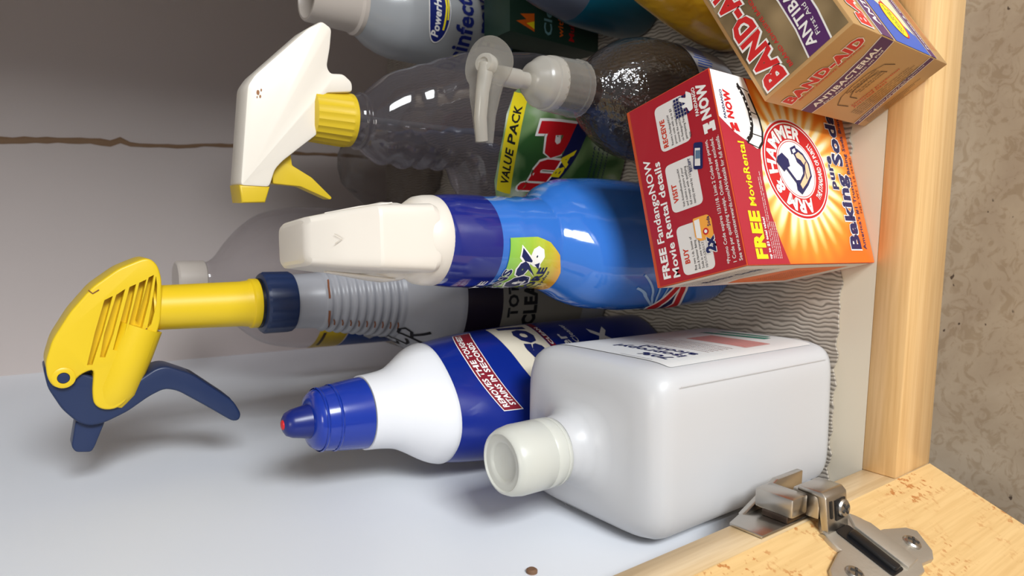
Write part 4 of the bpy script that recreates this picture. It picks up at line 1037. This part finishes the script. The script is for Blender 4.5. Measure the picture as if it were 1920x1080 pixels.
# teal bottle
tb = empty('teal_bottle', (.332, .192, .0016), 0, 'dark teal bottle with smoky grey shoulder at the upper photo edge', 'bottle')
TEA = mat('teal_plastic', (.05, .30, .38), .3, coat=.3)
Loft([(z, a, b, 2.3, 0, 0) for z, a, b in ((0, .036, .024), (.003, .040, .028), (.02, .042, .030), (.060, .042, .030), (.072, .040, .029))]).smoothed(3).build('bottle_body', TEA, tb, angle=1)
Loft([(z, a, b, 2.2, 0, 0) for z, a, b in ((.0715, .0402, .0292), (.085, .038, .0285), (.095, .036, .028), (.108, .032, .026), (.118, .024, .022), (.124, .016, .016), (.134, .014, .014))]).smoothed(3).build('shoulder', mat('smoky_grey', (.33, .36, .42), .3), tb, angle=1)
lathe('cap', [(.016, .130), (.0165, .132), (.016, .150), (.014, .152)], mat('smoky_grey', (.33, .36, .42), .3), tb, 40)

# yellow soap bottle
yb = empty('yellow_soap_bottle', (.306, .0985, .0016), .1, 'translucent yellow soap bottle behind the gold carton', 'bottle')
YT = mat('yellow_translucent', (.80, .64, .16), .2, sss=.3, coat=.5, bump=(60, .5, .004))
sec = [(0, .036, .030), (.003, .041, .034), (.010, .0435, .0350), (.030, .0430, .0345), (.050, .0395, .0325), (.075, .0335, .029), (.098, .0270, .025), (.118, .0190, .019), (.128, .0135, .0135), (.136, .0130, .0130)]
Loft([(z, a, b, 2.2, 0, 0) for z, a, b in sec]).smoothed(4).build('bottle_body', YT, yb, angle=1.2)
lathe('cap', [(.0150, .132), (.0160, .1335), (.0155, .150), (.0120, .153)], mat('cap_offwhite', (.78, .74, .70), .35), yb, 40)
for (x, z, s_) in ((-.030, .060, .005), (-.026, .078, .004), (-.036, .035, .005), (-.022, .090, .004)):
    lathe('facet', [(s_, 0), (s_*.7, s_*.4), (s_*.1, s_*.55)], YT, yb, 6, (x, -.0225 if z < .07 else -.018, z), (-.5, -.8, .2))

# ================================================================== CLEAR JUG at the back
jg = empty('clear_jug', (.088, .452, .0016), 0, 'large clear plastic jug with white cap by the back wall', 'jug')
JM = film('clear_jug_plastic', (.975, .97, .975), (.55, .53, .54), .02, .08, .9, edge=.16)
sec = [(0, .060), (.004, .066), (.012, .068), (.16, .068), (.19, .0665), (.215, .060), (.232, .048), (.245, .034), (.254, .022), (.262, .016), (.272, .0155)]
LJ = Loft([(z, r_, r_, 2, 0, 0) for z, r_ in sec], 72).smoothed(4); LJ.build('jug_body', JM, jg, cap1=False, angle=1.4)
lathe('cap', [(.0160, .264), (.0172, .2650), (.0170, .2860), (.0155, .2875)], mat('cap_offwhite', (.78, .74, .70), .35), jg, 48)
P = Print(); jm = wrap_map(LJ, -pi/2, .068)
P.poly([(-96, 150), (-40, 150), (-40, 178), (-96, 178)], mat('ink_mustard', (.82, .68, .12), .4), 1)
P.poly([(-96, 60), (-40, 60), (-40, 149), (-96, 149)], mat('ink_jug_blue', (.10, .28, .58), .4), 1)
P.poly([(-78, 171), (-52, 171), (-52, 174), (-78, 174)], INK, 2)
P.poly([(-70, 122), (-62, 132), (-52, 126), (-60, 116)], WHITE, 2)
P.lay('label', jg, jm, (4, 8), base=.0004)

# crumpled clear bag behind the clear spray bottle
cb = []
fc = []
nu, nv = 18, 14
bag = bmesh.new(); grid = []
for j in range(nv+1):
    row = []
    for i in range(nu):
        a = 2*pi*i/nu; zz1 = .0+.115*j/nv
        tpr = math.sin(pi*(.12+.80*j/nv))**.6
        rr = (1+.16*random.uniform(-1, 1))*tpr
        row.append(bag.verts.new((.046*rr*math.cos(a), .030*rr*math.sin(a), zz1)))
    grid.append(row)
for j in range(nv):
    for i in range(nu): bag.faces.new((grid[j][i], grid[j][(i+1) % nu], grid[j+1][(i+1) % nu], grid[j+1][i]))
bag.faces.new(grid[0][::-1]); bag.faces.new(grid[-1])
o = from_bm('plastic_bag', bag, film('bag_film', (.93, .92, .91), (.45, .42, .41), .15, .2, 1.0), None, 1.2)
o.location = (.205, .50, .0018); tag(o, 'crumpled smoky plastic bag on the liner near the back wall', 'bag')

for o in bpy.data.objects:
    if o.type == 'MESH' and not o.data.materials: print('NO MATERIAL', o.name)
